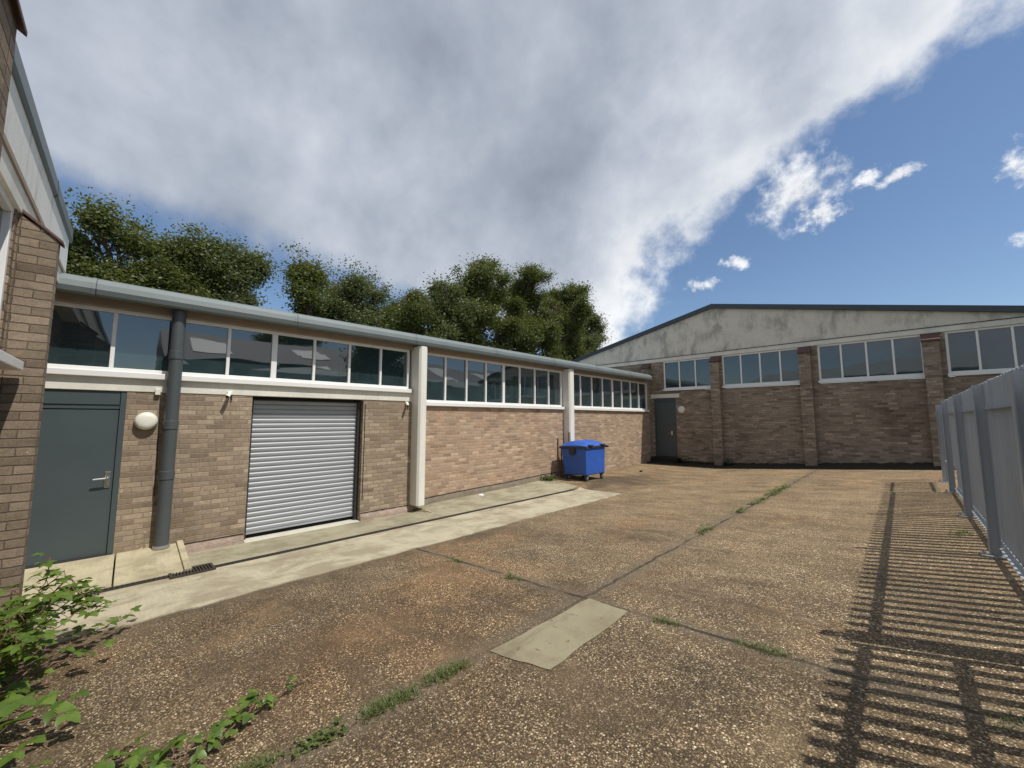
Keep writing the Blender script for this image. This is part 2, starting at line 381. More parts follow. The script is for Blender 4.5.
# ------------------------------------------------------------------ mesh helpers
class MB:
    def __init__(s): s.v = []; s.f = []
    def box(s, x0, x1, y0, y1, z0, z1):
        x0, x1 = min(x0, x1), max(x0, x1); y0, y1 = min(y0, y1), max(y0, y1); z0, z1 = min(z0, z1), max(z0, z1)
        b = len(s.v)
        s.v += [(x0, y0, z0), (x1, y0, z0), (x1, y1, z0), (x0, y1, z0), (x0, y0, z1), (x1, y0, z1), (x1, y1, z1), (x0, y1, z1)]
        s.f += [tuple(b+i for i in q) for q in ((3, 2, 1, 0), (4, 5, 6, 7), (0, 1, 5, 4), (1, 2, 6, 5), (2, 3, 7, 6), (3, 0, 4, 7))]
        return s
    def prism(s, prof, axis, a0, a1):
        """profile of 2-D points extruded along axis ('x': prof=(y,z), 'y': prof=(x,z), 'z': prof=(x,y))"""
        b = len(s.v); n = len(prof)
        for a in (a0, a1):
            for (p, q) in prof:
                s.v.append((a, p, q) if axis == 'x' else (p, a, q) if axis == 'y' else (p, q, a))
        for i in range(n):
            j = (i+1) % n; s.f.append((b+i, b+j, b+n+j, b+n+i))
        s.f.append(tuple(b+i for i in reversed(range(n)))); s.f.append(tuple(b+n+i for i in range(n)))
        return s
    def tube(s, pts, radii, sides=10, cap=True):
        pts = [Vector(p) for p in pts]
        if isinstance(radii, (int, float)): radii = [radii]*len(pts)
        b = len(s.v); n = len(pts)
        for i, p in enumerate(pts):
            d = (pts[min(i+1, n-1)]-pts[max(i-1, 0)]).normalized()
            a = d.orthogonal().normalized() if abs(d.z) < .9 else Vector((1, 0, 0))
            a = (a-d*a.dot(d)).normalized(); c = d.cross(a)
            for k in range(sides):
                t = 2*math.pi*k/sides
                s.v.append(tuple(p+(a*math.cos(t)+c*math.sin(t))*radii[i]))
        for i in range(n-1):
            for k in range(sides):
                k2 = (k+1) % sides
                s.f.append((b+i*sides+k, b+i*sides+k2, b+(i+1)*sides+k2, b+(i+1)*sides+k))
        if cap:
            s.f.append(tuple(b+k for k in reversed(range(sides)))); s.f.append(tuple(b+(n-1)*sides+k for k in range(sides)))
        return s
    def quad(s, a, b_, c, d):
        b = len(s.v); s.v += [tuple(a), tuple(b_), tuple(c), tuple(d)]; s.f.append((b, b+1, b+2, b+3)); return s
    def build(s, name, mat, parent=None, bevel=0, smooth=False, fix=True, rot=None):
        off = Vector((0, 0, 0)); q = parent
        while q is not None: off += q.location; q = q.parent
        me = bpy.data.meshes.new(name)
        me.from_pydata([(x-off.x, y-off.y, z-off.z) for x, y, z in s.v], [], s.f)
        if fix:
            import bmesh
            bm = bmesh.new(); bm.from_mesh(me); bmesh.ops.recalc_face_normals(bm, faces=bm.faces); bm.to_mesh(me); bm.free()
        me.materials.append(MATS[mat])
        if smooth:
            for p in me.polygons: p.use_smooth = True
        o = bpy.data.objects.new(name, me); COL.objects.link(o)
        if parent is not None: o.parent = parent
        if bevel:
            m = o.modifiers.new('bevel', 'BEVEL'); m.width = bevel; m.segments = 2; m.limit_method = 'ANGLE'; m.angle_limit = R(40)
        return o
def empty(name, loc, label, cat, group=None):
    o = bpy.data.objects.new(name, None); COL.objects.link(o); o.location = loc; o.empty_display_size = .2
    o['label'] = label; o['category'] = cat
    if group: o['group'] = group
    return o
def tag(o, label, cat, group=None):
    o['label'] = label; o['category'] = cat
    if group: o['group'] = group
    return o
def struct(o, label=None, cat=None, kind='structure'):
    o['kind'] = kind
    if label: o['label'] = label; o['category'] = cat
    return o

# ------------------------------------------------------------------ levels of the site
W, DF, YL = -7.9, 16.6, -.79            # face of the wing, face of the far gable wall, face of the near left building
SL = .081
def lerp(tab, x):
    if x <= tab[0][0]: return tab[0][1]
    for (a, p), (b, q) in zip(tab, tab[1:]):
        if x <= b: return p+(q-p)*(x-a)/(b-a)
    return tab[-1][1]
RISE = [(4.58, 0), (4.72, .075), (5, .095), (6.3, .135), (7.7, .16), (9.1, .22), (10.5, .22), (12.4, .17), (15.2, .2), (16.6, .2)]
def zg(x, y):
    r = lerp(RISE, y)
    x0 = -6.55+1.5*max(0, min(1, (y-8.9)/.8))
    k = max(0, min(1, (x0-x)/(x0-W)))
    return SL*max(-9, min(x, 1.7))+r*k
def sheet(xs, ys, dz, zfun=zg):
    mb = MB(); n = len(ys)
    for x in xs:
        for y in ys: mb.v.append((x, y, zfun(x, y)+dz))
    for i in range(len(xs)-1):
        for j in range(n-1): mb.f.append((i*n+j, (i+1)*n+j, (i+1)*n+j+1, i*n+j+1))
    return mb
def rng(a, b, st):
    n = max(1, round((b-a)/st)); return [a+(b-a)*i/n for i in range(n+1)]
struct(sheet([-600, -200, -60, -20, -9, 1.7, 12, 40, 150, 600], [-600, -200, -60, -15, 0, 20, 60, 200, 600], -.03, lambda x, y: SL*max(-9, min(x, 1.7))).build('ground', 'rough_grass', fix=False))
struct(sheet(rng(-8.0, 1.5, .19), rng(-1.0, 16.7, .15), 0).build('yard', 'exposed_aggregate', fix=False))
# apron: outer strip, inner strip by the wall, raised slab at the door
def strip(x0, x1, y0, y1, dz, skew=0, nx=8, step=.3, zf=zg, jag=0):
    ys = rng(y0, y1, step); mb = MB(); n = len(ys); rr = random.Random(3)
    for i in range(nx+1):
        x = x0+(x1-x0)*i/nx
        for j, y in enumerate(ys):
            xx = x+(rr.uniform(-jag, jag) if i == nx else 0)
            yy = y+(skew*(i/nx) if j == n-1 else 0)
            mb.v.append((xx, yy, zf(xx, yy)+dz))
    for i in range(nx):
        for j in range(n-1): mb.f.append((i*n+j, (i+1)*n+j, (i+1)*n+j+1, i*n+j+1))
    # side faces
    b = len(mb.v)
    for j in range(n): x, y, z = mb.v[nx*n+j]; mb.v.append((x, y, z-dz-.02))
    for j in range(n-1): mb.f.append((nx*n+j, b+j, b+j+1, nx*n+j+1))
    return mb
struct(strip(-6.50, -5.0, -1.0, 9.12, .012, skew=-.36, step=.16, jag=.03).build('concrete_apron', 'apron_concrete', fix=False), 'pale concrete strip beside the drain channel along the brick wing', 'paving')
struct(strip(-8.0, -6.63, .70, 9.3, .012, skew=-.15).build('inner_apron', 'inner_concrete', fix=False), 'greenish concrete strip between the drain channel and the brick wall', 'paving')
mb = MB()
mb.prism([(W-.1, -.435), (W+.3, -.45), (-6.63, -.505), (-6.63, -.6), (W-.1, -.75)], 'y', -1.2, -.03)
mb.prism([(W-.1, -.437), (W+.3, -.452), (-6.63, -.507), (-6.63, -.6), (W-.1, -.75)], 'y', -.015, .62)
struct(mb.build('door_slab', 'door_slab_concrete', bevel=.008), 'raised pale concrete slab in front of the grey door', 'paving')
struct(MB().prism([(W-.1, -.40), (W+.2, -.43), (-6.64, -.487), (-6.64, -.6), (W-.1, -.75)], 'y', .624, .70).build('slab_kerb', 'door_slab_concrete', bevel=.008))
mb = MB(); rr = random.Random(5); pts = []
cor = [(-2.09, 3.03), (-1.68, 3.01), (-1.66, 1.97), (-2.12, 1.88)]
for (a, b) in zip(cor, cor[1:]+cor[:1]):
    for i in range(8):
        t = i/8; pts.append((a[0]+(b[0]-a[0])*t+rr.uniform(-.008, .008), a[1]+(b[1]-a[1])*t+rr.uniform(-.008, .008)))
mb.v = [(x, y, zg(x, y)+.005) for x, y in pts]; mb.f = [tuple(range(len(pts)))]
struct(mb.build('concrete_patch', 'patch_concrete', fix=False), 'smooth pale rectangular concrete repair in the pebbly yard', 'paving')

# ------------------------------------------------------------------ drain channel
dr = empty('drain_channel', (-6.565, 4, SL*-6.565), 'long narrow slotted drain channel running along the concrete apron', 'drain')
mb = MB()
mb.v = []; zc_ = lambda x: SL*x
def chan_box(mb, x0, x1, y0, y1, lo, hi): mb.prism([(x0, zc_(x0)+lo), (x1, zc_(x1)+lo), (x1, zc_(x1)+hi), (x0, zc_(x0)+hi)], 'y', y0, y1)
chan_box(mb, -6.64, -6.49, -1.0, .47, .0135, .016); chan_box(mb, -6.64, -6.49, .92, 9.25, .0135, .016)
mb.build('slot', 'black_void', dr)
mb = MB()
chan_box(mb, -6.632, -6.612, -1.0, .47, .010, .021); chan_box(mb, -6.518, -6.498, -1.0, .47, .010, .021)
chan_box(mb, -6.632, -6.618, .92, 9.25, .010, .019); chan_box(mb, -6.512, -6.498, .92, 9.25, .010, .019)
y = -1.0
while y < .45: chan_box(mb, -6.612, -6.518, y, y+.012, .012, .0195); y += .045
while y < 9.2:
    if y > .93: chan_box(mb, -6.612, -6.518, y, y+.010, .012, .0175)
    y += .06
mb.build('grating', 'rust', dr)
gr = MB()
chan_box(gr, -6.78, -6.75, .47, .92, .012, .034); chan_box(gr, -6.42, -6.39, .47, .92, .012, .034)
for y in (.47, .89): chan_box(gr, -6.75, -6.42, y, y+.03, .012, .034)
for i in range(12):
    y = .51+i*.032; gr.prism([(-6.75, zc_(-6.75)+.020), (-6.42, zc_(-6.42)+.020), (-6.42, zc_(-6.42)+.031), (-6.75, zc_(-6.75)+.031)], 'y', y, y+.012)
g = gr.build('sump_grate', 'rust', dr)
mb = MB(); chan_box(mb, -6.75, -6.42, .50, .89, .0135, .0165); mb.build('sump', 'black_void', dr)

# ------------------------------------------------------------------ window builder
def window(root, axis, plane, sgn, a0, a1, z0, z1, mulls, name='window', fw=.055, dbl=(), sill=True, sill_h=.09, sill_out=.07, inset=.05, shade=None):
    """axis 'y': window lies in plane x=plane, outward +x (sgn=+1).  axis 'x': plane y=plane, outward sgn*y"""
    def bx(mb, a, b, d0, d1, z0_, z1_):
        p0, p1 = plane+sgn*d0, plane+sgn*d1
        if axis == 'y': mb.box(p0, p1, a, b, z0_, z1_)
        else: mb.box(a, b, p0, p1, z0_, z1_)
    fr = MB(); d0, d1 = -inset-.06, -inset+.02
    bx(fr, a0, a1, d0, d1, z0, z0+fw); bx(fr, a0, a1, d0, d1, z1-fw, z1)
    bx(fr, a0, a0+fw, d0, d1-.002, z0+fw, z1-fw); bx(fr, a1-fw, a1, d0, d1-.002, z0+fw, z1-fw)
    edges = [a0+fw*.5]
    for mm in mulls:
        wd = fw*.85 if mm not in dbl else fw*1.6
        bx(fr, mm-wd/2, mm+wd/2, d0, d1-.003, z0+fw, z1-fw); edges.append(mm)
    edges.append(a1-fw*.5)
    f = fr.build(name, 'white_upvc', root, bevel=.006)
    gl = MB()
    for p, q in zip(edges, edges[1:]):
        t1, t2 = rnd.uniform(-.004, .004), rnd.uniform(-.004, .004)
        def pt(a, z, t): 
            d = plane+sgn*(-inset-.025+t)
            return (d, a, z) if axis == 'y' else (a, d, z)
        gl.quad(pt(p, z0+.03, t1), pt(q, z0+.03, -t2), pt(q, z1-.03, -t1+t2), pt(p, z1-.03, t2))
    g = gl.build('glass', 'window_glass', f, fix=False)
    # back board keeps the unlit room dark
    bk = MB(); bx(bk, a0, a1, d0-.10, d0-.08, z0, z1); bk.build('room_shade', 'interior_dark', f)
    if sill:
        s = MB(); bx(s, a0-.02, a1+.02, -inset-.04, sill_out, z0-sill_h, z0-.003)
        s.build('sill', 'white_upvc', f, bevel=.008)
    return f

# ------------------------------------------------------------------ the single storey wing
wing = empty('single_storey_wing', (W, 7, -.6), 'long low brick wing with a band of white windows, grey door and roller shutter', 'building')
TH = .28
LB = 1.84                                  # underside of lintel in the first bay
for y0, y1 in ((-.05, 1.49), (3.45, 4.60), (-2.0, -1.02)): MB().box(W-TH, W, y0, y1, -1.1, LB).build('brick_wall', 'brick_wing', wing)
mb = MB(); mb.box(W-TH, W, 4.60, 10.22, -1.1, 1.76); mb.build('brick_wall', 'brick_wing_pink', wing)['label'] = 'pinkish brick panel under the middle windows'
mb = MB(); mb.box(W-TH, W, 10.22, DF, -1.1, 1.76); mb.build('brick_wall', 'brick_wing_end', wing)
MB().box(W-TH+.02, W+.012, -2.0, 4.58, LB, 2.035).build('lintel', 'cream_paint', wing, bevel=.006)
MB().box(W-TH, W-.004, -2.0, DF, 3.03, 3.34).build('wall_head', 'timber_fascia', wing)
MB().box(W-.02, W+.035, -2.0, DF-.35, 3.033, 3.14).build('eaves_board', 'timber_fascia', wing)
# plinths
def rough_strip(y0, y1, zlo, zhi, d, mat, seed):
    mb = MB(); r = random.Random(seed); ys = rng(y0, y1, .07); n = len(ys)
    for k in range(4):
        for i, y in enumerate(ys):
            t = k/3
            z = zlo(y)+(zhi(y)-zlo(y))*t+(r.uniform(-.012, .012) if k else 0)
            mb.v.append((W+(d*(1-.75*t*t)+r.uniform(-.006, .008)) if k < 3 else W+.002, y, z))
    for k in range(3):
        for i in range(n-1): mb.f.append((k*n+i, k*n+i+1, (k+1)*n+i+1, (k+1)*n+i))
    return mb.build('plinth', mat, wing, fix=False)
base = lambda y: zg(W, y)-.05
for y0, y1, s in ((.71, 1.48, 1), (3.46, 4.55, 2)):
    rough_strip(y0, y1, base, lambda y: -.49, .03, 'rubble_render', s)['label'] = 'broken pink rendered plinth'
rough_strip(4.85, 10.1, base, lambda y: zg(W, y)+.145, .022, 'grey_plinth', 3)
for y0, y1, s in ((.71, 1.48, 1), (3.46, 4.55, 2)): MB().box(W, W+.008, y0, y1, -.482, -.468).build('damp_course', 'dark_metal', wing)
mb = MB()
ys = rng(4.85, 10.1, .5)
for a, b in zip(ys, ys[1:]): mb.prism([(W, 0), (W+.010, 0), (W+.010, .014), (W, .014)], 'y', a, b)
mb.v = [(x, y, z+zg(W, y)+.155) for x, y, z in mb.v]
mb.build('damp_course', 'dark_metal', wing)
# windows of the three bays
P_ = .677
m1 = [4.50-P_*i for i in range(1, 9)]
window(wing, 'y', W, 1, -1.6, 4.52, 2.12, 3.03, m1, dbl=(m1[3],))
window(wing, 'y', W, 1, 4.83, 10.18, 1.84, 3.03, [4.86+P_*i*.982 for i in range(1, 8)], dbl=(4.86+P_*4*.982,))
window(wing, 'y', W, 1, 10.52, 16.27, 1.84, 3.03, [10.55+.712*i for i in range(1, 8)], dbl=(10.55+.712*4,))
MB().box(W-TH, W-.01, 16.275, DF, 1.76, 3.03).build('window_reveal', 'timber_fascia', wing)
# columns
for y0, y1, d, z0 in ((4.58, 4.80, .31, -.47), (10.22, 10.50, .26, -.38)):
    c = .045
    MB().prism([(W-.12, y0), (W+d-c, y0), (W+d, y0+c), (W+d, y1-c), (W+d-c, y1), (W-.12, y1)], 'z', z0, 3.10).build('column', 'column_paint', wing, bevel=.008)
# eaves gutter with folded metal profile, roof
prof = [(W+.03, 3.145), (W+.27, 3.105), (W+.325, 3.12), (W+.345, 3.19), (W+.33, 3.27), (W+.28, 3.335), (W+.18, 3.375), (W-.1, 3.39), (W-.1, 3.30), (W+.03, 3.30)]
gut = MB().prism(prof, 'y', YL+.0, DF-.55).build('eaves_gutter', 'gutter_metal', wing, bevel=.006)
big_ = [(W+.02, 3.14), (W+.27, 3.101), (W+.329, 3.117), (W+.35, 3.19), (W+.334, 3.273), (W+.282, 3.34), (W+.18, 3.38), (W+.0, 3.395)]
for y in (-.46, 2.02, 4.45, 6.9, 9.35, 11.8, 14.2):
    j = MB(); n = len(big_)
    j.v = [(x, yy, z) for yy in (y-.02, y+.02) for x, z in big_]
    j.f = [(i, i+1, n+i+1, n+i) for i in range(n-1)]
    j.build('gutter_joint', 'gutter_metal', gut, fix=False)
    k = MB(); k.v = [(x+.003*(1 if x > W+.2 else 0), yy, z+.002) for yy in (y+.021, y+.029) for x, z in big_]; k.f = [(i, i+1, n+i+1, n+i) for i in range(n-1)]
    k.build('sealant', 'dark_metal', gut, fix=False)
MB().prism([(W+.1, 3.36), (W-.1, 3.392), (W-3.5, 3.6), (W-7, 3.392), (W-7, 3.25), (W-3.5, 3.45), (W+.1, 3.22)], 'y', YL-.5, DF+.1).build('roof', 'roof_sheet', wing)
MB().box(W-7, W-6.75, -2, DF, -1.2, 3.3).build('rear_wall', 'brick_wing', wing)
MB().box(W-.6, W-.45, -2, DF, -1.1, 3.2).build('inner_wall', 'interior_dark', wing)
# grey door
door = MB().box(W-.085, W-.035, -1.0, -.115, -.43, 1.575).build('door', 'door_paint', wing, bevel=.006)
mb = MB(); mb.box(W-.1, W-.005, -.115+.004, -.05, -.45, LB-.002); mb.box(W-.1, W-.025, -1.05, -.115+.002, 1.582, 1.64); mb.box(W-.1, W-.005, -1.08, -1.004, -.45, LB-.002)
mb.build('door_frame', 'door_paint', wing, bevel=.004)
MB().box(W-.09, W-.012, -1.0, -.117, 1.642, LB-.004).build('overpanel', 'door_paint', wing, bevel=.004)
MB().box(W-.09, W+.03, -1.0, -.05, -.452, -.428).build('threshold', 'dark_metal', wing)
mb = MB(); mb.box(W-.036, W-.022, -.20, -.145, .48, .70)
mb.tube([(W-.02, -.17, .615), (W+.035, -.17, .615), (W+.045, -.185, .615), (W+.045, -.31, .61)], .011, 8)
mb.tube([(W-.022, -.172, .53), (W-.012, -.172, .53)], .014, 10)
mb.build('handle', 'chrome', door, bevel=.002)
# roller shutter: lath curtain, guides, sill
nl, pit = 27, .0855; prof = []
z = -.52
for i in range(nl):
    for k in range(7):
        a = k/7; prof.append((W-.20+(0, .010, .017, .021, .021, .013, .001)[k], z+i*pit+(0, .10, .28, .52, .76, .90, .985)[k]*pit))
mb = MB(); n = len(prof)
mb.v = [(x, y, zz) for y in (1.46, 3.42) for x, zz in prof]; mb.f = [(i, i+1, n+i+1, n+i) for i in range(n-1)]
sh = mb.build('roller_shutter', 'shutter_metal', wing, fix=False)
MB().box(W-.215, W-.175, 1.46, 3.40, -.545, -.518).build('bottom_rail', 'shutter_metal', sh, bevel=.004)
MB().box(W-.24, W-.11, 3.385, 3.449, -.62, 1.80).build('guide_rail', 'dark_metal', sh); MB().box(W-.24, W-.15, 1.491, 1.54, -.62, 1.80).build('guide_rail', 'dark_metal', sh)
MB().box(W-.26, W-.13, 1.46, 3.449, 1.785, LB-.004).build('shutter_head', 'black_void', wing)
MB().box(W-.27, W+.035, 1.495, 3.445, -.75, -.617).build('shutter_sill', 'concrete_pale', wing, bevel=.01)
MB().box(W-.30, W-.23, 1.4, 3.5, -.7, 1.9).build('shutter_void', 'black_void', wing)
# rainwater pipe
pipe = MB().tube([(W+.13, .445, 3.13), (W+.13, .445, -.43)], .085, 20).build('downpipe', 'pipe_grey', wing, smooth=True)
m = pipe.modifiers.new('edge', 'EDGE_SPLIT')
for zz in (2.42, 1.36, .62):
    c = MB().tube([(W+.13, .445, zz-.07), (W+.13, .445, zz+.05), (W+.13, .445, zz+.055)], [.093, .093, .086], 20).build('pipe_collar', 'pipe_grey', pipe, smooth=True); c.modifiers.new('edge', 'EDGE_SPLIT')
    MB().box(W, W+.06, .44, .45, zz-.03, zz+.01).build('bracket', 'dark_metal', pipe)
MB().tube([(W+.13, .445, -.44), (W+.13, .445, -.40)], .098, 18).build('pipe_shoe', 'bolt', pipe)
# bulkhead lamp and small detectors
def disc(name, root, c, axis, r, dep, mat):
    d = Vector(axis); pr = [(0, r*1.0), (.35, r), (.75, r*.93), (.93, r*.75), (1.0, r*.45), (1.02, r*.05)]
    mb = MB(); mb.tube([tuple(Vector(c)+d*dep*a) for a, _ in pr], [q for _, q in pr], 26)
    return mb.build(name, mat, root, smooth=True)
l = disc('bulkhead_lamp', wing, (W, .175, 1.41), (1, 0, 0), .13, .10, 'light_plastic')
MB().box(W, W+.05, .245, .305, 1.80, 1.89).build('sensor_box', 'light_plastic', wing, bevel=.005)
def camera_unit(y, z):
    q = MB().box(W, W+.03, y-.035, y+.035, z-.03, z+.03).build('security_camera', 'light_plastic', wing, bevel=.005)
    MB().tube([(W+.02, y, z), (W+.07, y-.01, z-.02), (W+.15, y-.05, z-.07)], [.02, .028, .03], 10).build('camera_body', 'light_plastic', q)
    MB().tube([(W+.145, y-.047, z-.067), (W+.152, y-.051, z-.071)], .026, 10).build('lens', 'dark_metal', q)
    MB().tube([(W+.01, y+.03, z-.02), (W+.015, y+.03, z-.12)], .012, 6).build('junction_box', 'dark_metal', q)
camera_unit(1.16, 1.87); camera_unit(4.44, 1.80)
# cables fixed on the brick
MB().tube([(W+.008, .31, 1.80), (W+.008, .32, 1.2), (W+.008, .33, .3)], .006, 6).build('cable', 'dark_metal', wing)
for (yy, z0, z1) in ((3.47, -.2, 1.75),): MB().tube([(W+.008, yy+.02, z0), (W+.008, yy+.02, z1)], .006, 6).build('cable', 'dark_metal', wing)

# ------------------------------------------------------------------ far gabled building
farb = empty('gabled_building', (-5.2, DF, -.4), 'brick industrial building with a stained rendered gable behind the yard', 'building')
XA, XE0, XE1, ZA, PSL = -5.18, -14.2, 3.8, 6.10, .222
ze = ZA-PSL*(XA-XE0)
wins = [(-7.30, -5.31, [-6.62, -5.96]), (-4.92, -2.38, [-4.27, -3.63, -3.0]), (-1.92, .57, [-1.31, -.69, -.08]), (1.00, 3.45, [1.60, 2.21, 2.82])]
mb = MB(); mb.box(XE0, -7.74, DF, DF+.3, -1.2, 2.64); mb.box(-6.80, XE1, DF, DF+.3, -1.2, 2.64); mb.box(-7.74, -6.80, DF, DF+.3, 2.36, 2.64)
xs = [XE0]+[v for a, b, _ in wins for v in (a, b)]+[XE1]
for a, b in zip(xs[::2], xs[1::2]): mb.box(a, b, DF, DF+.3, 2.64, 3.96)
mb.build('brick_wall', 'brick_far', farb)
for x0, x1 in ((XE0, XE0+.3), (XE1-.3, XE1)): MB().box(x0, x1, DF+.3, DF+22, -1.2, ze-.1).build('side_wall', 'brick_far', farb)
for a, b, mm in wins:
    window(farb, 'x', DF, -1, a, b, 2.735, 3.955, mm, sill_h=.08, sill_out=.06, fw=.06)
for i, xc in enumerate((-8.05, -5.14, -2.26, .70, 3.6)):
    wd = .165
    pr = MB().box(xc-wd, xc+wd, DF-.23, DF, -1.0, 3.72).build('brick_pier', 'brick_far', farb)
    MB().prism([(DF-.30, 3.70), (DF-.30, 3.735), (DF, 3.95), (DF, 3.70)], 'x', xc-wd-.02, xc+wd+.02).build('coping', 'tile_red', pr, bevel=.006)
MB().box(XE0+.05, XE1-.05, DF-.015, DF+.2, 3.96, 4.115).build('concrete_band', 'cream_paint', farb, bevel=.004)
MB().box(XE0+.05, XE1-.05, DF-.03, DF+.2, 4.115, 4.135).build('flashing', 'dark_metal', farb)
MB().prism([(XE0+.1, 4.135), (XE1-.1, 4.135), (XE1-.1, ze-.06), (XA, ZA-.06), (XE0+.1, ze-.06)], 'y', DF-.005, DF+.2).build('gable_panel', 'render_panel', farb)
mb = MB(); t_ = .17
for (x0, z0, x1, z1) in ((XE0-.15, ze-.033, XA, ZA), (XA, ZA, XE1+.15, ze-.033)):
    mb.prism([(x0, z0-t_), (x1, z1-t_), (x1, z1), (x0, z0)], 'y', DF-.11, DF+.05)
mb.build('verge_trim', 'verge_metal', farb)
mb = MB()
for (x0, z0, x1, z1) in ((XE0-.3, ze-.07, XA, ZA), (XA, ZA, XE1+.3, ze-.07)):
    mb.prism([(x0, z0-.12), (x1, z1-.12), (x1, z1-.01), (x0, z0-.01)], 'y', DF+.05, DF+22)
mb.build('roof', 'roof_sheet', farb)
MB().box(-8.1, -6.64, DF-.05, DF+.05, 2.352, 2.525).build('lintel', 'cream_paint', farb, bevel=.006)
fd = MB().box(-7.70, -6.86, DF+.02, DF+.07, -.17, 2.22).build('door', 'door_paint', farb, bevel=.006)
mb = MB(); mb.box(-7.76, -7.705, DF-.005, DF+.1, -.2, 2.35); mb.box(-6.855, -6.80, DF-.005, DF+.1, -.2, 2.35); mb.box(-7.70, -6.86, DF-.003, DF+.1, 2.225, 2.35)
mb.build('door_frame', 'door_paint', farb)
mb = MB(); mb.tube([(-7.02, DF+.02, .84), (-7.02, DF-.04, .84), (-7.15, DF-.045, .84)], .012, 8); mb.box(-7.045, -6.995, DF+.008, DF+.02, .75, .92); mb.build('handle', 'chrome', fd)
MB().box(-7.85, -6.70, DF-.32, DF+.1, -1.0, -.19).build('door_step', 'moss_dirt_shade', farb, bevel=.02)
disc('bulkhead_lamp', farb, (-6.57, DF, 1.83), (0, -1, 0), .15, .09, 'light_plastic')
# litter and moss strip, widened and darkened to paint in the wall's shade
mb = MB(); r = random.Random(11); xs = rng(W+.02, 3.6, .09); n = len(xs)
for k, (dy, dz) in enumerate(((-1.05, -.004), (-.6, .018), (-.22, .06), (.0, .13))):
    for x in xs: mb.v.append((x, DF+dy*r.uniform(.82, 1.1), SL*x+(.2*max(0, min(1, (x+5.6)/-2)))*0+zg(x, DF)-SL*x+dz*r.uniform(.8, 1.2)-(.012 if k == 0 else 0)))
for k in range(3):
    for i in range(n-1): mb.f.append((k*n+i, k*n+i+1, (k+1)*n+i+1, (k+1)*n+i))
struct(mb.build('litter_and_shade', 'moss_dirt_shade', fix=False), 'leaf litter and moss along the foot of the far wall, darkened to paint in its shade', 'litter', kind='stuff')

# ------------------------------------------------------------------ near left building
lb = empty('workshop_building', (-5, YL, -.4), 'near brick building at the left edge with tile-capped piers and white rendered band', 'building')
LX0, LX1 = -8.3, 4.2
mb = MB(); mb.box(-5.3, LX1, YL-.3, YL, -1.2, 1.83); mb.box(-5.3, -5.13, YL-.3, YL, 1.83, 3.2); mb.box(LX0, -5.3, YL-.5, YL-.18, -1.2, 3.3); mb.box(-2.62, -2.02, YL-.3, YL, 1.83, 3.2); mb.box(.9, LX1, YL-.3, YL, 1.83, 3.2)
mb.build('brick_wall', 'brick_left', lb)
window(lb, 'x', YL, 1, -5.13, -2.62, 1.92, 3.2, [-4.3, -3.45], sill_h=.08, sill_out=.13, inset=.03)
window(lb, 'x', YL, 1, -2.02, .9, 1.92, 3.2, [-1.3, -.6, .1], sill_h=.08, sill_out=.13, inset=.03)
MB().box(LX0, LX1, YL-.25, YL+.02, 3.2, 3.40).build('concrete_band', 'cream_paint', lb, bevel=.004)
MB().box(LX0, LX1, YL-.25, YL+.035, 3.40, 3.445).build('flashing', 'timber_fascia', lb)
MB().box(LX0+.02, LX1, YL-.25, YL+.005, 3.445, 4.03).build('render_band', 'render_panel_white', lb)
MB().prism([(YL-.3, 4.0), (YL+.02, 3.99), (YL+.034, 4.02), (YL+.028, 4.18), (YL-.03, 4.22), (YL-.3, 4.22)], 'x', LX0-.05, LX1).build('eaves_trim', 'gutter_metal', lb, bevel=.005)
for x in (-6.7, -4.3, -3.0, -1.2):
    MB().prism([(YL-.02, 3.985), (YL+.022, 3.986), (YL+.037, 4.02), (YL+.031, 4.183), (YL-.03, 4.224)], 'x', x-.012, x+.012).build('trim_joint', 'dark_metal', lb)
for xr, yf, ztip, wd in ((-5.22, -.552, 3.06, .10), (-2.30, -.462, 3.2, .33)):
    x0 = xr-wd; zt = ztip
    pr = MB().prism([(YL-.02, -1.0), (yf, -1.0), (yf, zt-.02), (YL-.02, zt+.15)], 'x', x0, xr).build('brick_pier', 'brick_left_pier', lb)
    MB().prism([(yf+.025, zt-.055), (yf+.025, zt-.025), (YL+.0, zt+.20), (YL+.0, zt+.165)], 'x', x0-.03, xr+.015).build('coping', 'tile_red', pr, bevel=.005)
MB().prism([(YL-.3, 4.22), (YL-7, 5.7), (YL-14, 4.22), (YL-14, 4.0), (YL-.3, 4.0)], 'x', LX0, LX1).build('roof', 'roof_sheet', lb)
MB().box(LX0, LX0+.3, YL-14, YL-.3, -1.2, 4.0).build('side_wall', 'brick_left', lb)
MB().box(LX1-.3, LX1, YL-14, YL-.3, -1.2, 4.0).build('side_wall', 'brick_left', lb)

# ------------------------------------------------------------------ palisade fence and gates
GX = SL*.6
def pales(mb, y0, y1, x, z0, z1, pitch=.142):
    n = round((y1-y0)/pitch)
    sec = [(-.034, .018), (-.022, 0), (-.009, .028), (.009, .028), (.022, 0), (.034, .018)]
    for i in range(n):
        y = y0+(i+.5)*(y1-y0)/n; dz = rnd.uniform(-.006, .006)
        tops = [z1-.05, z1-.015, z1, z1, z1-.015, z1-.05]
        b = len(mb.v)
        for off in (0, .004):
            for (u, d) in sec: mb.v.append((x+d+off, y+u, z0))
            for (u, d), tz in zip(sec, tops): mb.v.append((x+d+off-(.012 if tz > z1-.02 else 0), y+u, tz+dz))
        for k in range(5):
            mb.f.append((b+k, b+k+1, b+6+k+1, b+6+k)); mb.f.append((b+12+k, b+12+6+k, b+12+6+k+1, b+12+k+1))
        mb.f.append((b, b+6, b+18, b+12)); mb.f.append((b+5, b+17, b+23, b+11))
        for k in range(5): mb.f.append((b+6+k, b+6+k+1, b+18+k+1, b+18+k))
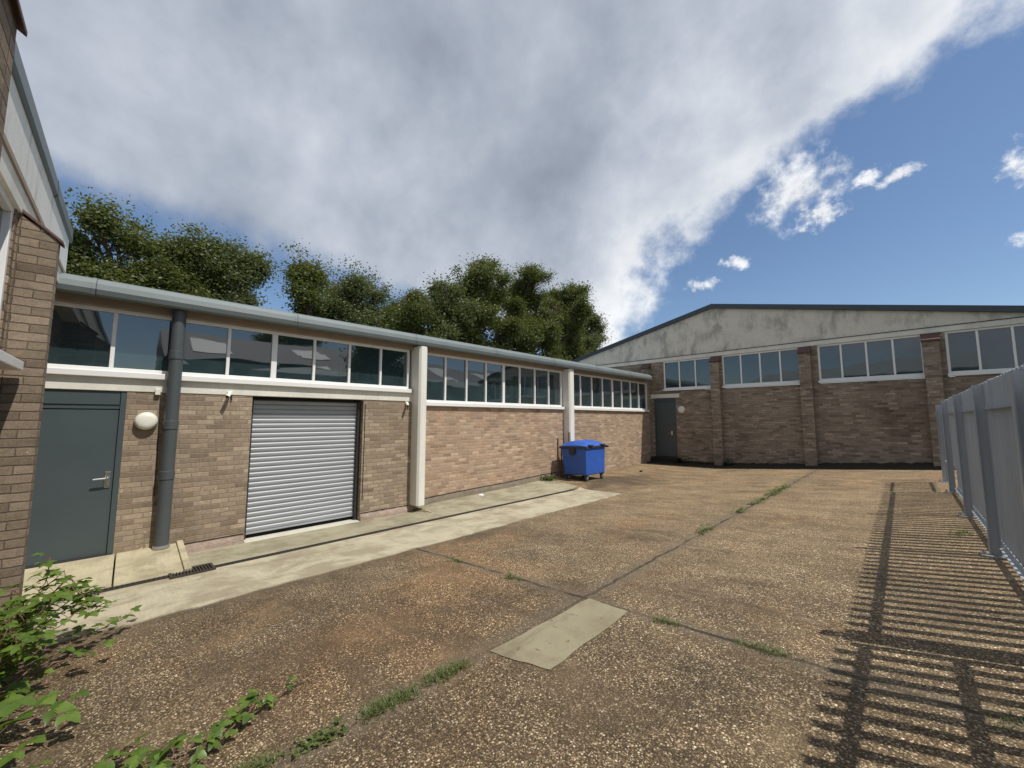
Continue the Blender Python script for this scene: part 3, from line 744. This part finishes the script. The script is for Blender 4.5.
def rail(y0, y1, z, x=.60, s=.045):
    return MB().prism([(x, z), (x+s, z), (x+s, z+s), (x+s-.006, z+s), (x+s-.006, z+.006), (x, z+.006)], 'y', y0, y1)
def post(root, y, x0=.535, x1=.62, th=.06, top=1.80, plate=True):
    mb = MB(); z0 = GX
    mb.box(x0, x0+.009, y-th/2, y+th/2, z0, top); mb.box(x1-.009, x1, y-th/2, y+th/2, z0, top); mb.box(x0+.009, x1-.009, y-.004, y+.004, z0, top)
    o = mb.build('post', 'galvanised', root)
    if plate:
        pl = MB().box(x0-.06, x1+.03, y-.09, y+.06, z0-.01, z0+.012).build('base_plate', 'bolt', o, bevel=.003)
        for by in (-.06, .035): MB().tube([(x0-.035, y+by, z0+.01), (x0-.035, y+by, z0+.045)], .012, 6).build('bolt', 'bolt', o)
    return o
fence = empty('palisade_fence', (.6, 7.5, GX), 'grey galvanised palisade fence along the right edge of the yard', 'fence')
PY = [3.82, 6.36, 8.62, 11.2]
for y in PY[1:]: post(fence, y)
post(fence, 3.82, x0=.475, x1=.60, th=.085, top=1.73)
for a, b in zip(PY, PY[1:]):
    rail(a+.04, b-.03, 1.54, s=.065).build('rail', 'galvanised', fence); rail(a+.04, b-.03, GX+.085).build('rail', 'galvanised', fence)
    mb = MB(); pales(mb, a+.06, b-.02, .647, GX+.055, 1.85); mb.build('palisade_panel', 'galvanised', fence, fix=False)
g1 = empty('palisade_gate', (.6, 2.4, GX), 'galvanised palisade gate with a middle rail hung on the nearest gate post', 'gate')
mb = MB(); pales(mb, .45, 3.68, .627, GX+.08, 1.85); mb.build('palisade_panel', 'galvanised', g1, fix=False)
for z in (1.54, GX+.78, GX+.1): rail(.42, 3.72, z, x=.57, s=.065).build('rail', 'galvanised', g1)
for y in (.40, 3.70): MB().box(.575, .625, y, y+.05, GX+.08, 1.62).build('stile', 'galvanised', g1)
g2 = empty('palisade_gate', (.6, 12.1, GX), 'far narrow galvanised palisade gate raised clear of the ground near the brick wall', 'gate')
mb = MB(); pales(mb, 11.33, 12.85, .64, GX+.42, 1.84, .17); mb.build('palisade_panel', 'galvanised', g2, fix=False)
for z in (1.555, GX+.47): rail(11.3, 12.88, z, x=.59, s=.05).build('rail', 'galvanised', g2)
post(g2, 12.95, top=1.76)

# ------------------------------------------------------------------ wheelie bin
bx0, bx1, by0, by1 = -7.58, -6.64, 9.68, 10.78
bz = -.43
bn = empty('wheeled_bin', ((bx0+bx1)/2, (by0+by1)/2, bz), 'large blue four-wheeled rubbish bin standing against the brick wall', 'bin')
def frus(a0, a1, b0, b1, z0, c0, c1, d0, d1, z1):
    m = MB(); m.v = [(a0, b0, z0), (a1, b0, z0), (a1, b1, z0), (a0, b1, z0), (c0, d0, z1), (c1, d0, z1), (c1, d1, z1), (c0, d1, z1)]
    m.f = [(3, 2, 1, 0), (4, 5, 6, 7), (0, 1, 5, 4), (1, 2, 6, 5), (2, 3, 7, 6), (3, 0, 4, 7)]; return m
z1 = bz+1.0
body = frus(bx0+.07, bx1-.05, by0+.05, by1-.05, bz+.17, bx0+.01, bx1-.01, by0+.01, by1-.01, z1).build('body', 'bin_plastic', bn, bevel=.03)
mb = MB(); e = .03
mb.box(bx0-e, bx1+e, by0-e, by0+.03, z1-.03, z1+.03); mb.box(bx0-e, bx1+e, by1-.03, by1+e, z1-.03, z1+.03); mb.box(bx0-e, bx0+.03, by0+.03, by1-.03, z1-.03, z1+.03); mb.box(bx1-.03, bx1+e, by0+.03, by1-.03, z1-.03, z1+.03)
mb.build('rim', 'dark_metal', bn, bevel=.008)
# domed lid
mb = MB(); nx_, ny_ = 12, 10
for i in range(nx_+1):
    for j in range(ny_+1):
        u, v_ = i/nx_, j/ny_
        h = (math.sin(math.pi*u)**.55 if 0 < u < 1 else 0)*(1-(2*v_-1)**6*.85)
        mb.v.append((bx0-.02+(bx1-bx0+.04)*u, by0-.02+(by1-by0+.04)*v_, z1+.035+.175*h))
for i in range(nx_):
    for j in range(ny_): a = i*(ny_+1)+j; mb.f.append((a, a+ny_+1, a+ny_+2, a+1))
bnd = [i*(ny_+1) for i in range(nx_+1)]+[nx_*(ny_+1)+j for j in range(1, ny_+1)]+[i*(ny_+1)+ny_ for i in range(nx_-1, -1, -1)]+[j for j in range(ny_-1, 0, -1)]
b = len(mb.v)
for i in bnd: x, y, z = mb.v[i]; mb.v.append((x, y, z1+.012))
for k in range(len(bnd)): k2 = (k+1) % len(bnd); mb.f.append((bnd[k], bnd[k2], b+k2, b+k))
lid = mb.build('lid', 'bin_plastic', bn, smooth=True); lid.modifiers.new('edge', 'EDGE_SPLIT')
for y in (by0+.22, by1-.22):
    MB().box(bx1-.02, bx1+.075, y-.10, y+.10, z1+.035, z1+.075).build('handle', 'dark_metal', lid, bevel=.01)
MB().tube([(bx1+.05, by1-.05, z1-.01), (bx1+.05, by1+.06, z1-.01)], .03, 10).build('trunnion', 'dark_metal', bn)
MB().tube([(bx1+.05, by0-.03, z1-.03), (bx1+.05, by0+.05, z1-.03)], .025, 10).build('trunnion', 'dark_metal', bn)
xm = (bx0+bx1)/2
MB().prism([(xm-.13, z1-.03), (xm+.09, z1-.03), (xm+.09, z1-.16), (xm+.03, z1-.23), (xm-.07, z1-.23), (xm-.13, z1-.16)], 'y', by0-.045, by0+.02).build('lock', 'dark_metal', bn, bevel=.008)
for x in (bx0+.14, bx1-.12):
    for y in (by0+.14, by1-.14):
        c = MB().box(x-.05, x+.05, y-.05, y+.05, bz+.13, bz+.172).build('caster', 'dark_metal', bn)
        zz = bz+.075
        MB().tube([(x-.022+.02, y-.022, zz), (x+.022+.02, y-.022, zz)], .075, 16).build('wheel', 'dark_metal', c)
        MB().tube([(x-.026+.02, y-.022, zz), (x+.026+.02, y-.022, zz)], .035, 12).build('hub', 'bolt', c)
        for s_ in (-1, 1): MB().box(x+.02+s_*.032-.004, x+.02+s_*.032+.004, y-.045, y+.02, zz-.01, bz+.14).build('fork', 'bolt', c)
bn.rotation_euler = (0, -math.atan(.045), 0)
# plank behind the bin, and an added strip standing in for its wall shadow
p = MB().prism([(-7.61, -.45), (-7.56, -.45), (-7.62, 1.02), (-7.66, 1.00)], 'y', 10.12, 10.19).build('plank_and_shadow', 'plank_wood', bevel=.004)
tag(p, 'weathered timber plank leaning upright behind the blue bin beside white column', 'plank')
p = MB().prism([(-7.86, -.45), (-7.83, -.45), (-7.86, .84), (-7.89, .83)], 'y', 9.86, 9.91).build('plank_and_shadow', 'plank_wood', bevel=.004)
tag(p, 'thin dark stake leaning on the brick wall left of the blue bin', 'plank')

# ------------------------------------------------------------------ small loose things
def lump(name, x, y, r, mat, lab, cat, sq=.6, seed=1):
    rr = random.Random(seed); mb = MB(); n, k = 9, 5
    for i in range(k+1):
        ph = math.pi*i/k
        for j in range(n):
            a = 2*math.pi*j/n; q = r*(1+rr.uniform(-.25, .25))
            mb.v.append((x+q*math.sin(ph)*math.cos(a), y+1.5*q*math.sin(ph)*math.sin(a), zg(x, y)+r*sq*.8+q*sq*math.cos(ph)))
    for i in range(k):
        for j in range(n): mb.f.append((i*n+j, i*n+(j+1) % n, (i+1)*n+(j+1) % n, (i+1)*n+j))
    tag(mb.build(name, mat), lab, cat)
lump('rubble_lump', -7.62, 6.45, .055, 'white_lump', 'small white lump lying on concrete at the foot of the pinkish brick wall', 'rubble', seed=2)
lump('stone', -6.7, 13.1, .05, 'moss_dirt_shade', 'small dark stone lying alone on the yard near the far corner', 'stone', seed=3)

# ------------------------------------------------------------------ trees
def leaf_cloud(P, N, size, rs, drop=.0):
    """P: centres (n,3); returns verts (4n,3) of randomly turned leaf quads"""
    n = len(P)
    a = rs.normal(size=(n, 3)); a[:, 2] *= .7; a /= np.linalg.norm(a, axis=1, keepdims=True)
    b = rs.normal(size=(n, 3)); b -= a*np.sum(a*b, 1, keepdims=True); b /= np.linalg.norm(b, axis=1, keepdims=True)
    L = size*rs.uniform(.6, 1.35, size=(n, 1)); Wd = L*.55
    return np.stack([P-a*L*.5, P+b*Wd*.5, P+a*L*.5, P-b*Wd*.5], 1).reshape(-1, 3)
def np_mesh(name, V, F, mat, parent):
    me = bpy.data.meshes.new(name); nq = len(F)
    me.vertices.add(len(V)); me.vertices.foreach_set('co', V.astype('f').ravel())
    me.loops.add(nq*4); me.loops.foreach_set('vertex_index', F.astype('i').ravel())
    me.polygons.add(nq); me.polygons.foreach_set('loop_start', np.arange(0, nq*4, 4, dtype='i'))
    me.update(calc_edges=True); me.validate()
    me.materials.append(MATS[mat]); o = bpy.data.objects.new(name, me); COL.objects.link(o); o.parent = parent
    return o
def tree(x, y, top, rad, lab, seed, low=2.0, sparse=1.0, leaf=.15, mat='leaf_tree', group='trees behind the brick wing', sprigs=4, asp=1.0):
    rs = np.random.RandomState(seed); z0 = -.75 if x < 0 else .1
    root = empty('tree', (x, y, z0), lab, 'tree', group); H = top-z0
    wood = MB(); tips = []
    def branch(p, d, L, r, lev):
        n = 5; pts = [p.copy()]; q = p.copy(); dd = d.copy()
        for i in range(n):
            dd = (dd+Vector(rs.normal(size=3))*.16+Vector((0, 0, .06))).normalized(); q = q+dd*L/n; pts.append(q.copy())
        wood.tube(pts, [r*(1-.75*i/n) for i in range(n+1)], 6 if lev < 2 else 4, cap=False)
        for i in range(2, n+1):
            if lev < 2:
                for _ in range(2 if lev == 0 else 2):
                    az = rs.uniform(0, 2*math.pi); sp = rs.uniform(.45, 1.0)
                    nd = (dd+Vector((math.cos(az), math.sin(az), rs.uniform(-.15, .5)))*sp).normalized()
                    branch(pts[i], nd, L*rs.uniform(.42, .65), r*.45, lev+1)
            else: tips.append(pts[i])
        tips.append(pts[-1])
    trunk_h = max(low-.8, .25*H)
    tp = [Vector((x, y, z0-.1))]
    k = 6
    for i in range(1, k+1):
        tp.append(Vector((x+rs.normal()*.12, y+rs.normal()*.12, z0+H*.84*i/k)))
    wood.tube(tp, [.03+.022*H*(1-.8*i/k) for i in range(k+1)], 8, cap=False)
    nl = int(10+rad*3)
    for i in range(nl):
        t = (i+rs.rand())/nl; zz = z0+trunk_h+(H*.84-trunk_h)*t
        kk = min(k-1, int((zz-z0)/(H*.84)*k)); bp = tp[kk].lerp(tp[kk+1], min(1, (zz-z0)/(H*.84)*k-kk))
        az = i*2.4+rs.normal()*.4; el = .15+.9*t
        L = rad*(.92-.34*t)*rs.uniform(.75, 1.1)
        branch(bp, Vector((math.cos(az)*math.cos(el), math.sin(az)*math.cos(el)*asp, math.sin(el))), L, .045+.012*rad, 0)
    for i in range(sprigs):                                   # thin shoots that stand above the crown
        a = rs.uniform(0, 6.28); bp = tp[-1]+Vector((math.cos(a)*rad*.35*rs.rand(), math.sin(a)*rad*.6*rs.rand(), -.2))
        L = (top-bp.z)*rs.uniform(.75, 1.0); pts = [bp+Vector((rs.normal()*.1*j, rs.normal()*.1*j, L*j/5)) for j in range(6)]
        wood.tube(pts, [.03*(1-.14*j) for j in range(6)], 4, cap=False); tips.extend(pts[1:])
    T_ = np.array([tuple(t) for t in tips])
    T_ = T_[T_[:, 2] > z0+low]
    # thin out some clumps so that the sky shows through
    T_ = T_[rs.rand(len(T_)) < .85]
    # never above the wanted top
    T_ = T_[T_[:, 2] < top]
    # open pockets between the leaf masses
    q = T_*np.array([1.9, 2.3, 2.6])+seed
    pocket = np.sin(q[:, 0]+.7*q[:, 2])+np.sin(q[:, 1]-.5*q[:, 0])+np.sin(q[:, 2]*1.1+.6*q[:, 1])
    T_ = T_[pocket+rs.normal(size=len(T_))*.35 > -.35]
    per = np.maximum(6, (rs.gamma(2.0, 23, size=len(T_))*sparse).astype(int))
    C = np.repeat(T_, per, 0); sp = np.repeat(rs.uniform(.09, .33, size=(len(T_), 1))*(leaf/.1)**.6, per, 0)
    Pn = C+rs.normal(size=C.shape)*sp*np.array([1, 1, .75])
    V = leaf_cloud(Pn, None, leaf, rs); F = np.arange(len(V)).reshape(-1, 4)
    V = V-np.array([x, y, z0])
    np_mesh('crown', V, F, mat, root)
    wood.build('trunk', 'bark', root, fix=False, smooth=True)
    return len(F)
TL = [
 (-17.5, -2.2, 7.2, 1.7, 'dark bushy tree half hidden by the white rendered band at left', 1, 'leaf_tree', 1.2, 3),
 (-17, -.7, 8.0, 1.5, 'tall thin-topped tree with stray shoots nearest the left building', 4.4, 'leaf_tree', 1.0, 3),
 (-17.5, .9, 7.7, 1.6, 'dense leafy tree above the drainpipe between two looser trees', 3, 'leaf_tree', 1.25, 4),
 (-17.5, 2.1, 8.4, 1.3, 'pointed tree rising above roof just left of a gap of sky', 4, 'leaf_tree_grey', 1.0, 6),
 (-17, 2.9, 8.2, .8, 'narrow slender tree at the left side of the sky gap', 5, 'leaf_tree_grey', .8, 4),
 (-17, 4.9, 8.5, 1.0, 'rounded dark tree on the right side of the sky gap above the shutter', 6, 'leaf_tree', 1.1, 4),
 (-17, 6.3, 8.2, 1.1, 'thin grey-green tree second from the sky gap above the shutter', 7, 'leaf_tree_grey', .85, 5),
 (-17, 7.6, 8.2, .9, 'small narrow tree standing just left of the big tree group', 8, 'leaf_tree_grey', .8, 4),
 (-24, 1.2, 8.6, 2.2, 'tree further back whose crown fills in above the drainpipe', 15, 'leaf_tree', 1.2, 2),
 (-24, 8.8, 9.4, 1.8, 'tree further back showing low between the small narrow trees', 16, 'leaf_tree', 1.1, 2),
 (-24, 12.6, 9.8, 1.9, 'tree further back filling the dip left of the big tree group', 17, 'leaf_tree', 1.1, 2),
 (-20, 11.4, 8.9, 1.6, 'low tree at the left foot of the big tree group', 9, 'leaf_tree', 1.0, 4),
 (-20, 13.6, 10.4, 2.0, 'mid-height tree leaning on the left side of the tallest tree', 10, 'leaf_tree_grey', .95, 5),
 (-21, 17.6, 12.6, 3.0, 'tallest tree with a broad open crown above the white columns', 11, 'leaf_tree', 1.0, 6),
 (-21, 22.2, 13.0, 3.2, 'broad dark tree just right of the tallest tree', 12, 'leaf_tree', 1.1, 4),
 (-21, 27.4, 13.9, 3.4, 'rounded tree falling away towards the grey gable roof', 13, 'leaf_tree', 1.1, 4),
 (-22, 33, 12.6, 2.6, 'thin-twigged tree nearest the slope of the gable roof', 14, 'leaf_tree_grey', .55, 5),
]
for (x, y, top, rad, lab, seed, mt, sp, spr) in TL:
    tree(x, y, top, rad, lab, int(seed*7)+3, low=2.6 if top < 9 else 3.4, sparse=sp, leaf=.105 if top < 9 else .145, mat=mt, sprigs=spr)

# ------------------------------------------------------------------ what the windows mirror: the plot beyond the fence
nb = empty('warehouse', (17, 5, .1), 'low grey-roofed warehouse on the next plot, mirrored in the window band', 'building')
MB().box(14, 27, 1.5, 32, -.1, 4.9).build('wall', 'neighbour_wall', nb)
MB().prism([(13.6, 4.88), (20.5, 7.6), (27.4, 4.88)], 'y', 1.2, 32.3).build('roof', 'neighbour_roof', nb)
sl_ = (7.6-4.88)/6.9
for yc in (3.6, 9.9, 16.2, 22.5, 28.8):
    MB().prism([(15.2, 4.88+1.6*sl_+.01), (18.6, 4.88+5*sl_+.01), (18.6, 4.88+5*sl_+.05), (15.2, 4.88+1.6*sl_+.05)], 'y', yc-1.0, yc+1.0).build('added_panel', 'added_panel_sheet', nb)  # added pale panels, mirrored to stand in for rooflights inside the wing
for (x, y, top, rad, lab, seed) in ((10.5, 12.5, 7.5, 1.9, 'broad tree on the next plot in front of the warehouse, mirrored in the windows', 31), (30, 12, 11, 3.4, 'large tree on the next plot rising behind the warehouse roof, mirrored in the windows', 32), (10.5, 27, 8, 2.4, 'smaller tree beyond the end of the fence, mirrored in the windows', 33)):
    if y < 25: tree(x, y, top, rad, lab, seed, low=1.6, sparse=1.0, leaf=.22, group='trees on the next plot', sprigs=3)

# ------------------------------------------------------------------ brambles, weeds and grass
def leaf_blade(mb, p, d, n, L, wd, fold=.18, droop=.25, seg=5):
    """one ovate leaf: two rows of quads folded along the midrib"""
    d = d.normalized(); n = (n-d*n.dot(d)).normalized(); s = d.cross(n)
    b = len(mb.v)
    for i in range(seg+1):
        t = i/seg; wv = wd*.5*(math.sin(math.pi*min(1, t**.75*.97+.03))**.9)*(1+.08*(-1)**i)
        c = p+d*L*t-n*droop*L*t*t
        for k in (-1, 0, 1): mb.v.append(tuple(c+s*wv*k+n*(abs(k)*fold*wv)))
    for i in range(seg):
        for k in (0, 1): a = b+i*3+k; mb.f.append((a, a+1, a+4, a+3))
def bramble(name, label, canes, leafL, seed, mat='leaf_bramble', per=7, group='brambles creeping along the left building', cat='bramble'):
    rr = random.Random(seed); base_ = canes[0][0]
    root = empty(name, base_, label, cat, group); st = MB(); lf = MB()
    for pts in canes:
        pts = [Vector(p) for p in pts]; sm = []
        for i in range(len(pts)-1):
            for k in range(5): sm.append(pts[i].lerp(pts[i+1], k/5))
        sm.append(pts[-1])
        sm = [Vector((p.x+rr.uniform(-.01, .01), p.y+rr.uniform(-.01, .01), p.z+rr.uniform(-.006, .006))) for p in sm]
        st.tube(sm, [.0055*(1-.6*i/len(sm)) for i in range(len(sm))], 6, cap=False)
        n = max(2, int(len(sm)/5*per/2))
        for k in range(n):
            t = (k+.6)/n*(len(sm)-1); i = min(int(t), len(sm)-2); p = sm[i].lerp(sm[i+1], t-i); td = (sm[i+1]-sm[i]).normalized()
            az = rr.uniform(0, 6.28); side = Vector((math.cos(az), math.sin(az), rr.uniform(.2, .9))).normalized()
            pd = (side+td*.4).normalized(); e = p+pd*leafL*rr.uniform(.5, .9)
            e.z = max(e.z, zg(e.x, e.y)+.025)
            st.tube([p, p.lerp(e, .5)+Vector((0, 0, .006)), e], [.0022, .0018, .0015], 4, cap=False)
            nn = Vector((rr.uniform(-.45, .45), rr.uniform(-.45, .45), 1)).normalized()
            fd_ = (pd-nn*pd.dot(nn)); fd_ = fd_.normalized() if fd_.length > .05 else Vector((1, 0, 0)); sd_ = fd_.cross(nn)
            Ls = leafL*rr.uniform(.65, 1.15)*(1-.45*k/n)
            leaf_blade(lf, e, fd_, nn, Ls, Ls*.72)
            for s_ in (-1, 1): leaf_blade(lf, e-fd_*.1*Ls, (fd_*.25+sd_*s_), nn, Ls*.82, Ls*.58)
    st.build('stems', 'cane', root, fix=False, smooth=True); lf.build('leaves', mat, root, fix=False, smooth=True)
    return root
G = lambda x, y, h=0: (x, y, zg(x, y)+h)
def thicket(x0, x1, y0, y1, h, n, seed, lean=(.1, .25)):
    rr = random.Random(seed); out_ = []
    for i in range(n):
        x = rr.uniform(x0, x1); y = rr.uniform(y0, y0+.3*(y1-y0)); hh = h*rr.uniform(.45, 1); dx = rr.uniform(-.25, .25); dy = rr.uniform(.2, 1)*(y1-y0)
        out_.append([G(x, y), G(x+dx*.4, y+dy*.35, hh*.6), G(x+dx*.8, y+dy*.75, hh), G(x+dx, y+dy, hh*rr.uniform(.6, .95))])
    return out_
bramble('bramble', 'tall leafy bramble growing up the foot of the near brick pier', thicket(-5.0, -4.05, -.74, -.22, .62, 22, 5)+[
  [G(-4.7, -.55), G(-4.75, -.45, .3), G(-4.85, -.40, .55), G(-4.95, -.38, .72)],
  [G(-4.5, -.6), G(-4.5, -.4, .25), G(-4.75, -.15, .30), G(-5.0, -.02, .22)],
  [G(-4.3, -.5), G(-4.45, -.2, .14), G(-4.75, .0, .12), G(-5.0, .10, .08)], [G(-4.1, -.5), G(-4.05, -.25, .16), G(-4.2, -.06, .10)]], .095, 21, per=9)
bramble('bramble', 'broad-leaved bramble shoots closest to the camera at lower left', thicket(-3.7, -2.75, -.74, -.2, .24, 16, 8)+[
  [G(-3.3, -.62), G(-3.1, -.42, .2), G(-2.9, -.24, .2), G(-2.78, -.13, .17)], [G(-3.2, -.6), G(-2.85, -.42, .12), G(-2.6, -.2, .12)],
  [G(-3.1, -.62), G(-2.95, -.45, .26), G(-2.85, -.36, .28)]], .125, 22, per=4)
bramble('bramble', 'thin bramble runner trailing flat across the pebbly yard', [
  [G(-2.36, .18, .02), G(-2.5, .34, .03), G(-2.6, .52, .035), G(-2.7, .72, .03), G(-2.78, .92, .02)], [G(-2.5, .34, .02), G(-2.58, .40, .05), G(-2.66, .46, .05)], [G(-2.6, .52, .03), G(-2.66, .60, .06), G(-2.70, .64, .06)]], .07, 23, per=6)
bramble('bramble', 'low bramble clump on the ground at the root of the trailing runner', [
  [G(-2.5, .0), G(-2.55, .12, .06), G(-2.6, .25, .05)], [G(-2.45, .0), G(-2.4, .15, .05), G(-2.35, .28, .04)], [G(-2.6, -.05), G(-2.72, .05, .06), G(-2.8, .12, .04)], [G(-2.5, .05), G(-2.5, .2, .07), G(-2.48, .3, .05)]], .085, 24, per=7)

def tuft(name, label, x0, y0, x1, y1, nb_, h, seed, wdt=.03, mat='leaf_grass', broad=0, cat='grass tuft', group='weeds in the yard joints'):
    rr = random.Random(seed); mb = MB()
    for i in range(nb_):
        t = rr.random(); x = x0+(x1-x0)*t+rr.gauss(0, wdt); y = y0+(y1-y0)*t+rr.gauss(0, wdt)
        p = Vector((x, y, zg(x, y)-.004)); az = rr.uniform(0, 6.28); lean = rr.uniform(.15, .95)
        L = h*rr.uniform(.5, 1.15); d = Vector((math.cos(az)*lean, math.sin(az)*lean, 1)).normalized()
        if rr.random() < broad:
            q = p+d*h*rr.uniform(.05, .9); ll = min(.07, L*.8); leaf_blade(mb, q, Vector((math.cos(az), math.sin(az), rr.uniform(-.1, .7))), Vector((rr.uniform(-.4, .4), rr.uniform(-.4, .4), 1)), ll, ll*.55, seg=4)
            continue
        s = Vector((-math.sin(az), math.cos(az), 0))*.0028*(1+h*4); b = len(mb.v)
        for k in range(4):
            u = k/3; c = p+d*L*u+Vector((math.cos(az), math.sin(az), -.7))*L*.35*u*u
            ww = s*(1-u*.92); mb.v += [tuple(c-ww), tuple(c+ww)]
        for k in range(3): a = b+2*k; mb.f.append((a, a+1, a+3, a+2))
    o = mb.build(name, mat, fix=False); tag(o, label, cat, group)
    return o
tuft('grass_tuft', 'longest bright green grass tuft in the joint near the camera', -2.17, 1.02, -2.14, 1.30, 420, .055, 1)
tuft('grass_tuft', 'grass tuft in the joint just before the pale concrete patch', -2.16, 1.40, -2.13, 1.66, 360, .06, 2)
tuft('weed', 'low broad-leaved weed in the joint closest to the camera', -2.19, .68, -2.16, .88, 150, .045, 3, broad=.7, cat='weed')
tuft('grass_tuft', 'short grass at the very bottom edge beside the bramble runner', -2.24, .42, -2.2, .60, 220, .05, 4)
tuft('grass_tuft', 'sparse grass in the cross joint right of the concrete patch', -1.46, 3.0, -1.30, 3.03, 130, .05, 5, wdt=.02)
tuft('grass_tuft', 'flat yellowish grass tuft in the cross joint before the fence shadow', -.86, 3.02, -.60, 3.05, 200, .045, 6, wdt=.035)
tuft('weed', 'small weed in the long joint, nearest of the far line of weeds', -2.11, 5.75, -2.10, 6.15, 90, .085, 7, broad=.5, cat='weed')
tuft('weed', 'small weed second along the far line of weeds in the joint', -2.10, 7.5, -2.09, 7.85, 80, .085, 8, broad=.5, cat='weed')
tuft('weed', 'straggling weed third along the far line of weeds in the joint', -2.09, 8.4, -2.08, 9.3, 130, .08, 9, broad=.5, cat='weed')
tuft('weed', 'bright leafy weed in the joint, widest of the far line', -2.07, 9.6, -2.05, 11.3, 260, .11, 10, broad=.5, wdt=.045, cat='weed')
tuft('grass_tuft', 'tiny grass tuft inside the striped fence shadow near the camera', .24, 2.95, .30, 3.1, 60, .045, 11)
tuft('grass_tuft', 'yellowish grass at the foot of the palisade fence', .36, 7.2, .46, 7.5, 130, .06, 12, wdt=.05)
tuft('weed', 'bushy green weed at the wall foot left of the blue bin', -7.74, 9.05, -7.7, 9.35, 260, .17, 13, broad=.85, wdt=.07, cat='weed', group='weeds at wall feet')
tuft('weed', 'dark tall weed growing beside the far grey door', -6.62, DF-.22, -6.55, DF-.18, 200, .42, 14, broad=.8, wdt=.09, mat='leaf_dark', cat='weed', group='weeds at wall feet')
tuft('weed', 'low dark weeds along the far wall between door and first pier', -6.3, DF-.2, -5.4, DF-.15, 260, .2, 15, broad=.8, wdt=.08, mat='leaf_dark', cat='weed', group='weeds at wall feet')
tuft('weed', 'dark weed at the foot of the far wall beside the first pier', -4.9, DF-.2, -4.8, DF-.15, 160, .35, 16, broad=.8, wdt=.07, mat='leaf_dark', cat='weed', group='weeds at wall feet')
tuft('grass_tuft', 'thin grass beside the right wheels of the blue bin', -6.6, 10.95, -6.5, 11.3, 80, .06, 17, wdt=.06)

tuft('weed', 'tiny weed in the cross joint left of the concrete patch, nearer the apron', -4.1, 3.0, -3.9, 3.02, 50, .05, 21, broad=.4, wdt=.02, cat='weed')
tuft('weed', 'tiny weed in the cross joint left of the concrete patch, nearer the patch', -3.1, 2.99, -2.9, 3.01, 60, .05, 22, broad=.4, wdt=.02, cat='weed')
tuft('weed', 'small dry weed in the far cross joint right of the long joint', -1.5, 11.68, -1.2, 11.72, 70, .06, 23, broad=.4, cat='weed')
